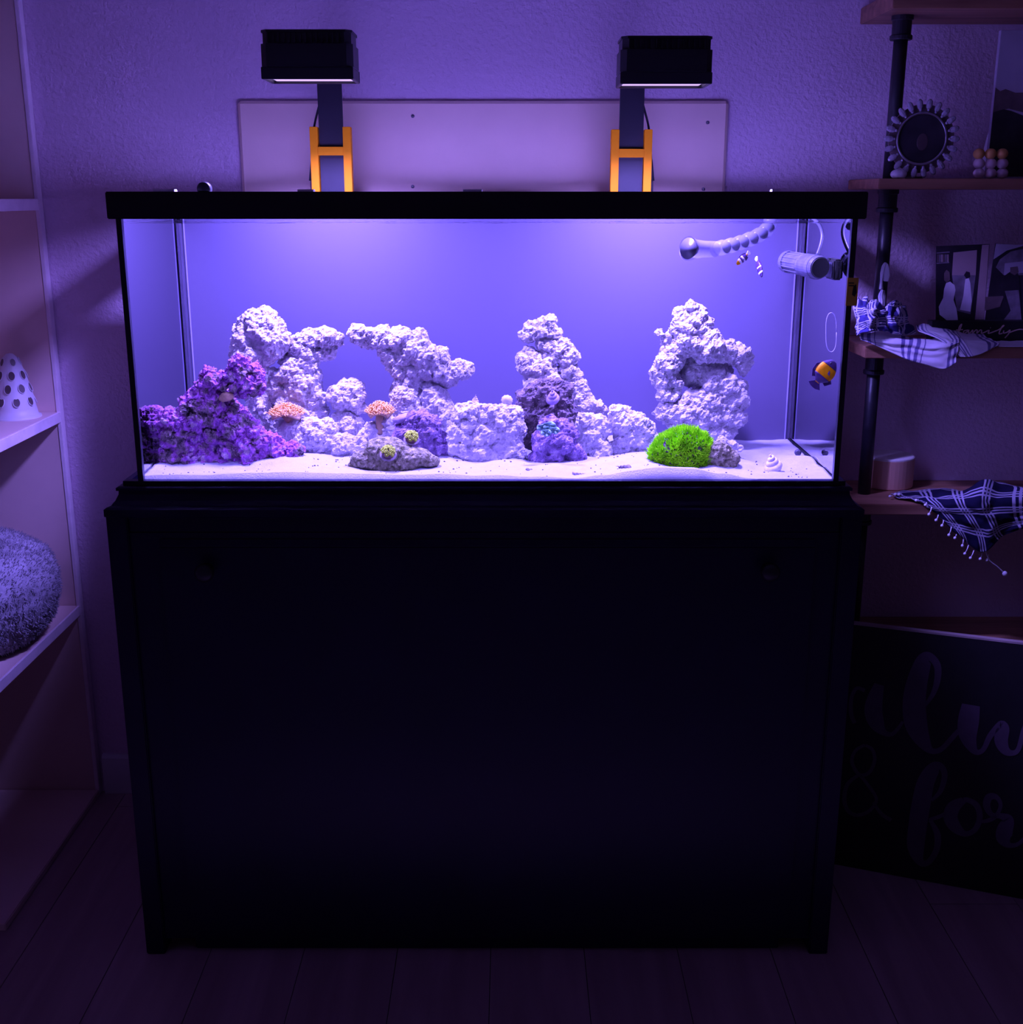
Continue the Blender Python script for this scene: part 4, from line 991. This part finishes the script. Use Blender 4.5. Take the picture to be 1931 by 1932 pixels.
inset(ph2, 'photo_dark', [(1690, 650), (1760, 600), (1830, 610), (1850, 700), (1860, 900), (1700, 900), (1660, 780)], .0010)
inset(ph2, 'photo_mid', [(1755, 560), (1830, 550), (1840, 610), (1800, 640), (1755, 615)], .0012)
inset(ph2, 'photo_grey', [(1700, 800), (1840, 790), (1870, 1090), (1690, 1090), (1760, 1000)], .0012)
inset(ph2, 'photo_mid', [(1500, 860), (1690, 850), (1650, 960), (1500, 1000)], .0008)

# ---- cloth tool -----------------------------------------------------------
def cloth(name, grid, mat, parent, fold=.004, fscale=(7, 3), sub=10, thick=.0016, seed=0, uvs=(1, 1)):
    """grid: rows of 3D control points, Catmull-Rom in both directions"""
    rows = [smoothpts([Vector(p) for p in r], sub) for r in grid]
    cols = [smoothpts([r[i] for r in rows], sub) for i in range(len(rows[0]))]
    nu, nv = len(cols), len(cols[0])
    me = bpy.data.meshes.new(name); bm = bmesh.new(); uvl = bm.loops.layers.uv.new('UVMap')
    V = [[bm.verts.new(cols[i][j]) for j in range(nv)] for i in range(nu)]
    for i in range(nu-1):
        for j in range(nv-1):
            f = bm.faces.new((V[i][j], V[i+1][j], V[i+1][j+1], V[i][j+1])); f.smooth = True
            for lp, (a_, b2) in zip(f.loops, ((i, j), (i+1, j), (i+1, j+1), (i, j+1))):
                lp[uvl].uv = (a_/(nu-1)*uvs[0], b2/(nv-1)*uvs[1])
    bm.normal_update()
    for i in range(nu):
        for j in range(nv):
            u, v = i/(nu-1), j/(nv-1)
            h = mnoise.noise(Vector((u*fscale[0], v*fscale[1], seed*3.7))) + .5*mnoise.noise(Vector((u*fscale[0]*2.3, v*fscale[1]*2.3, seed+9)))
            V[i][j].co += V[i][j].normal*h*fold
    bm.to_mesh(me); bm.free()
    o = link(name, me, mat, parent, True)
    s = o.modifiers.new('thick', 'SOLIDIFY'); s.thickness = thick; s.offset = 0
    return o
SF = PY0-.006                              # just in front of the plank edges
def A8(x_, y_, Y): return at(*c8(x_, y_), Y)
sf = thing('plaid_scarf', (at(1700, 650, .43).x, .43, zs3), 'blue and white checked scarf bunched on the shelf edge by the tank', 'scarf')
cloth('bunched_fold', [[A8(195, 870, .43), A8(300, 880, .42), A8(400, 905, .43), A8(470, 980, .46)],
                       [A8(185, 1000, .40), A8(280, 980, .385), A8(400, 990, .38), A8(520, 1000, .42)],
                       [A8(190, 1120, .40), A8(300, 1090, .375), A8(420, 1060, .39), A8(560, 1070, .41)],
                       [A8(205, 1260, .398), A8(300, 1200, .38), A8(450, 1200, .385), A8(640, 1240, .40)]], M['scarf_plaid'], sf, .010, (6, 5), seed=2, uvs=(1.3, 1.3))
cloth('bunched_fold', [[A8(510, 940, .44), A8(560, 905, .44), A8(640, 915, .47), A8(690, 960, .50)],
                       [A8(450, 1030, .40), A8(560, 1030, .395), A8(650, 1040, .43), A8(700, 1050, .48)],
                       [A8(460, 1130, .40), A8(570, 1130, .39), A8(640, 1150, .42), A8(740, 1130, .47)],
                       [A8(480, 1215, .405), A8(580, 1230, .395), A8(650, 1240, .41), A8(790, 1230, .44)]], M['scarf_plaid'], sf, .008, (6, 4), seed=5, uvs=(1, 1))
cloth('hanging_end', [[A8(225, 1240, .41), A8(400, 1200, .44), A8(560, 1225, .45), A8(760, 1270, .44), A8(960, 1290, .44), A8(1130, 1240, .44), A8(1215, 1240, .44)],
                      [A8(228, 1262, .395), A8(390, 1270, .394), A8(560, 1290, .394), A8(760, 1320, .394), A8(960, 1350, .392), A8(1130, 1330, .392), A8(1236, 1300, .395)],
                      [A8(232, 1275, .394), A8(400, 1330, .392), A8(570, 1370, .390), A8(740, 1400, .388), A8(930, 1430, .386), A8(1100, 1420, .386), A8(1236, 1360, .390)],
                      [A8(240, 1290, .394), A8(400, 1355, .390), A8(600, 1445, .387), A8(730, 1500, .384), A8(900, 1545, .382), A8(1080, 1590, .380), A8(1200, 1530, .384)]], M['scarf_stripe'], sf, .004, (3, 7), seed=8, uvs=(1, 1))
cloth('tail_end', [[A8(800, 1150, .47), A8(960, 1140, .47), A8(1100, 1175, .47), A8(1300, 1228, .455), A8(1480, 1250, .445)],
                   [A8(840, 1200, .43), A8(990, 1210, .43), A8(1150, 1230, .42), A8(1340, 1270, .41), A8(1560, 1290, .405)],
                   [A8(1060, 1310, .398), A8(1130, 1310, .396), A8(1230, 1320, .394), A8(1400, 1330, .394), A8(1645, 1330, .396)],
                   [A8(1225, 1465, .392), A8(1270, 1468, .390), A8(1330, 1468, .390), A8(1450, 1440, .391), A8(1600, 1365, .394)]], M['scarf_stripe'], sf, .004, (5, 4), seed=11, uvs=(1, 1))
cloth('tie_loop', [[A8(445, 790, .44), A8(465, 790, .436), A8(485, 795, .44)], [A8(418, 850, .435), A8(450, 850, .43), A8(488, 860, .435)], [A8(432, 945, .425), A8(455, 945, .42), A8(480, 950, .425)]], M['scarf_stripe'], sf, .001, (2, 2), seed=3, uvs=(.3, 4))
ft = thing('white_feather', A8(455, 800, .44), 'slender white feather standing up from the checked scarf', 'feather')
ol = [(495, 508), (520, 530), (535, 590), (535, 640), (520, 705), (470, 700), (475, 620), (460, 660), (465, 740), (470, 785), (428, 785), (438, 700), (440, 620), (455, 550), (475, 515)]
MB().prism([A8(x_, y_, .445) for x_, y_ in ol], (0, .003, 0)).build('vane', M['cloth_white'], ft, .001)
MB().tube([A8(450, 780, .4445), A8(455, 690, .4445), A8(468, 600, .4445), A8(495, 520, .4445)], [.0016, .0013, .001, .0005], 8).build('quill', M['white_plastic'], ft, smooth=True)
# white cloth runner under the sign
o = cloth('white_runner', [[A8(1620, 1310, .448), A8(1800, 1308, .448), A8(2000, 1308, .448)], [A8(1620, 1345, .42), A8(1800, 1355, .42), A8(2000, 1355, .42)], [A8(1640, 1372, .401), A8(1800, 1385, .399), A8(2000, 1390, .399)]], M['cloth_white'], None, .0015, (4, 2), seed=1)
for v in o.data.vertices: v.co.z = max(v.co.z, zs3+.0016-o.location.z)
tag(o, 'strip of white cloth along the shelf edge under the family sign', 'cloth')

# ---- shelf 4: canister, plaid blanket
zs4 = .782
cc = atz(1671, 915, zs4); Rr = 49/pxm(900, cc.y); top = at(1671, 858, cc.y).z
k = thing('round_canister', (cc.x, cc.y, zs4), 'round wooden canister with a cream top on the lower shelf', 'canister')
MB().lathe((cc.x, cc.y, zs4), [(0, .0005), (Rr-.002, .0005), (Rr, .003), (Rr, top-zs4-.004), (0, top-zs4-.004)], 40).build('drum', M['cork'], k, smooth=False)
MB().lathe((cc.x, cc.y, top-.004), [(0, 0), (Rr-.0005, 0), (Rr-.0005, .003), (Rr-.003, .005), (0, .0055)], 40).build('top', M['cream'], k)
def c1(x_, y_): return 1560+x_/4.024, 760+y_/4.024
def A1(x_, y_, Y): return at(*c1(x_, y_), Y)
pb = thing('plaid_blanket', (at(1820, 950, .43).x, .43, zs4), 'navy plaid blanket with tasselled fringe draped off the lower shelf', 'blanket')
cloth('blanket_cloth', [[A1(490, 700, .455), A1(640, 672, .50), A1(820, 655, .52), A1(1010, 665, .54), A1(1190, 640, .54), A1(1330, 610, .54), A1(1560, 640, .54)],
                        [A1(520, 708, .44), A1(660, 690, .46), A1(830, 680, .47), A1(1010, 690, .47), A1(1200, 590, .46), A1(1350, 640, .47), A1(1560, 660, .47)],
                        [A1(600, 718, .425), A1(700, 725, .42), A1(860, 730, .41), A1(1020, 730, .40), A1(1180, 700, .385), A1(1330, 720, .40), A1(1560, 710, .40)],
                        [A1(690, 735, .402), A1(790, 780, .394), A1(920, 800, .39), A1(1050, 800, .385), A1(1180, 800, .37), A1(1330, 790, .385), A1(1560, 790, .39)],
                        [A1(760, 765, .394), A1(860, 850, .390), A1(990, 880, .388), A1(1120, 900, .38), A1(1230, 900, .37), A1(1360, 880, .38), A1(1560, 860, .39)],
                        [A1(800, 790, .393), A1(930, 930, .389), A1(1060, 980, .386), A1(1180, 1010, .38), A1(1270, 1000, .372), A1(1390, 940, .38), A1(1560, 910, .39)],
                        [A1(830, 830, .392), A1(985, 985, .388), A1(1100, 1090, .385), A1(1200, 1130, .38), A1(1300, 1040, .376), A1(1400, 985, .38), A1(1560, 930, .39)]],
      M['navy_plaid'], pb, .006, (6, 6), seed=4, uvs=(1, 1))
fr_pts = [(500, 705), (540, 690), (570, 690), (650, 715), (700, 735), (760, 755), (800, 790), (850, 850), (890, 890), (950, 940), (990, 985), (1040, 1030), (1080, 1080), (1120, 1120), (1180, 1140), (1230, 1150)]
for i, (x_, y_) in enumerate(fr_pts):
    Yq = .44 if i < 4 else .386
    a = A1(x_, y_, Yq); L = .006 if i < 6 else random.uniform(.012, .022)
    if i < 5: d = Vector((-.8, -.3, -.15)); a.z = max(a.z, zs4+.006)
    else: d = Vector((random.uniform(-.4, .1), -.05, -1))
    d.normalize(); e = a+d*L
    MB().tube([a, a+d*L*.5+Vector((.001, 0, 0)), e], [.0011, .0012, .0010], 6).ell(e, .0032, 8, 6).build('tassel', M['cloth_white'], pb, smooth=True)
a = A1(1205, 1115, .382); e = A1(1355, 1297, .384)
MB().tube(smoothpts([a, A1(1235, 1190, .384), A1(1300, 1245, .384), e]), .0011, 6).ell(e, .0055, 10, 7).build('tassel', M['cloth_white'], pb, smooth=True)

# ---- large sign leaning on the lowest shelf
BLp, BRp = atz(1580, 1632, 0), atz(1931, 1697, 0)
ed = (BRp-BLp); ed.z = 0; ed.normalize()
perp = Vector((-ed.y, ed.x, 0))            # points to the wall
if perp.y < 0: perp = -perp
lean = .10
up = (Vector((0, 0, 1)) + perp*lean).normalized(); nrm = ed.cross(up).normalized()
if nrm.y > 0: nrm = -nrm
topp = atp(1618, 1176, BLp, nrm); Hs = (topp-BLp).dot(up)
s0 = BLp - ed*.075; s1 = BRp + ed*.22
sg = thing('script_sign', ((s0+s1)/2), 'large black wooden sign with white brush script, leaning at floor level', 'sign')
th = -nrm*.018
MB().prism([s0, s1, s1+up*(Hs-.004), s0+up*(Hs-.004)], th).build('board', M['sign_black'], sg, .001)
MB().prism([s0+up*(Hs-.004), s1+up*(Hs-.004), s1+up*Hs, s0+up*Hs], th).build('top_edge', M['sign_edge'], sg)
pj = lambda x_, y_: atp(x_, y_, BLp+nrm*.0002, nrm)
c2 = lambda x_, y_, w_: (1530+x_/3.2195, 1150+y_/3.2195, w_/3.2195)
LET = {'a': [[(330, 492, 22), (280, 478, 22), (248, 540, 24), (246, 630, 26), (268, 690, 24)], [(418, 455, 60), (392, 540, 95), (382, 620, 110), (405, 695, 90), (445, 745, 40), (490, 758, 26), (530, 725, 22), (560, 680, 18)]],
       'l': [[(690, 590, 18), (745, 510, 30), (772, 420, 40), (770, 340, 44), (730, 290, 50), (690, 310, 95), (650, 430, 125), (630, 560, 140), (640, 690, 138), (680, 790, 95), (730, 855, 40), (790, 850, 32), (850, 790, 32), (900, 735, 28)]],
       'w': [[(975, 580, 110), (962, 660, 128), (955, 740, 120), (970, 810, 80), (1005, 865, 36), (1050, 850, 30), (1090, 770, 36), (1150, 700, 40), (1170, 720, 76), (1158, 790, 84), (1180, 850, 60), (1220, 872, 34), (1262, 850, 30), (1295, 740, 34), (1330, 700, 60), (1330, 800, 80)]],
       'and': [[(330, 822, 18), (270, 860, 20), (252, 930, 22), (300, 1005, 22), (360, 985, 22), (390, 910, 22), (375, 850, 20), (335, 825, 18)], [(290, 1005, 20), (225, 1060, 24), (205, 1150, 26), (230, 1225, 24), (290, 1248, 22), (360, 1220, 22), (400, 1150, 20), (345, 1060, 20), (300, 1005, 18)], [(380, 1170, 18), (430, 1240, 22), (490, 1280, 24)]],
       'f': [[(735, 1160, 16), (790, 1100, 30), (815, 1010, 36), (795, 955, 40), (750, 965, 80), (700, 1050, 105), (672, 1180, 115), (650, 1320, 112), (640, 1440, 105), (665, 1530, 50), (715, 1535, 36), (765, 1460, 38), (772, 1370, 40), (740, 1300, 26), (725, 1280, 20)], [(720, 1275, 16), (770, 1262, 24), (830, 1235, 24)]],
       'o': [[(930, 1158, 40), (870, 1200, 80), (850, 1260, 86), (880, 1320, 70), (940, 1362, 34), (1000, 1335, 34), (1028, 1260, 36), (1010, 1190, 36), (960, 1158, 30), (930, 1158, 34)]],
       'r': [[(1025, 1290, 16), (1080, 1280, 26), (1125, 1255, 24), (1155, 1190, 24), (1130, 1140, 30), (1085, 1140, 46), (1070, 1190, 44), (1100, 1245, 30), (1160, 1255, 36), (1200, 1280, 70), (1180, 1340, 100), (1175, 1390, 90), (1205, 1430, 36), (1260, 1425, 24), (1310, 1380, 24)]]}
for nm, strokes in LET.items():
    for S in strokes:
        ribbon([c2(*q) for q in S], pj, nrm, .0006).build('letter_stroke', M['letter'], sg)
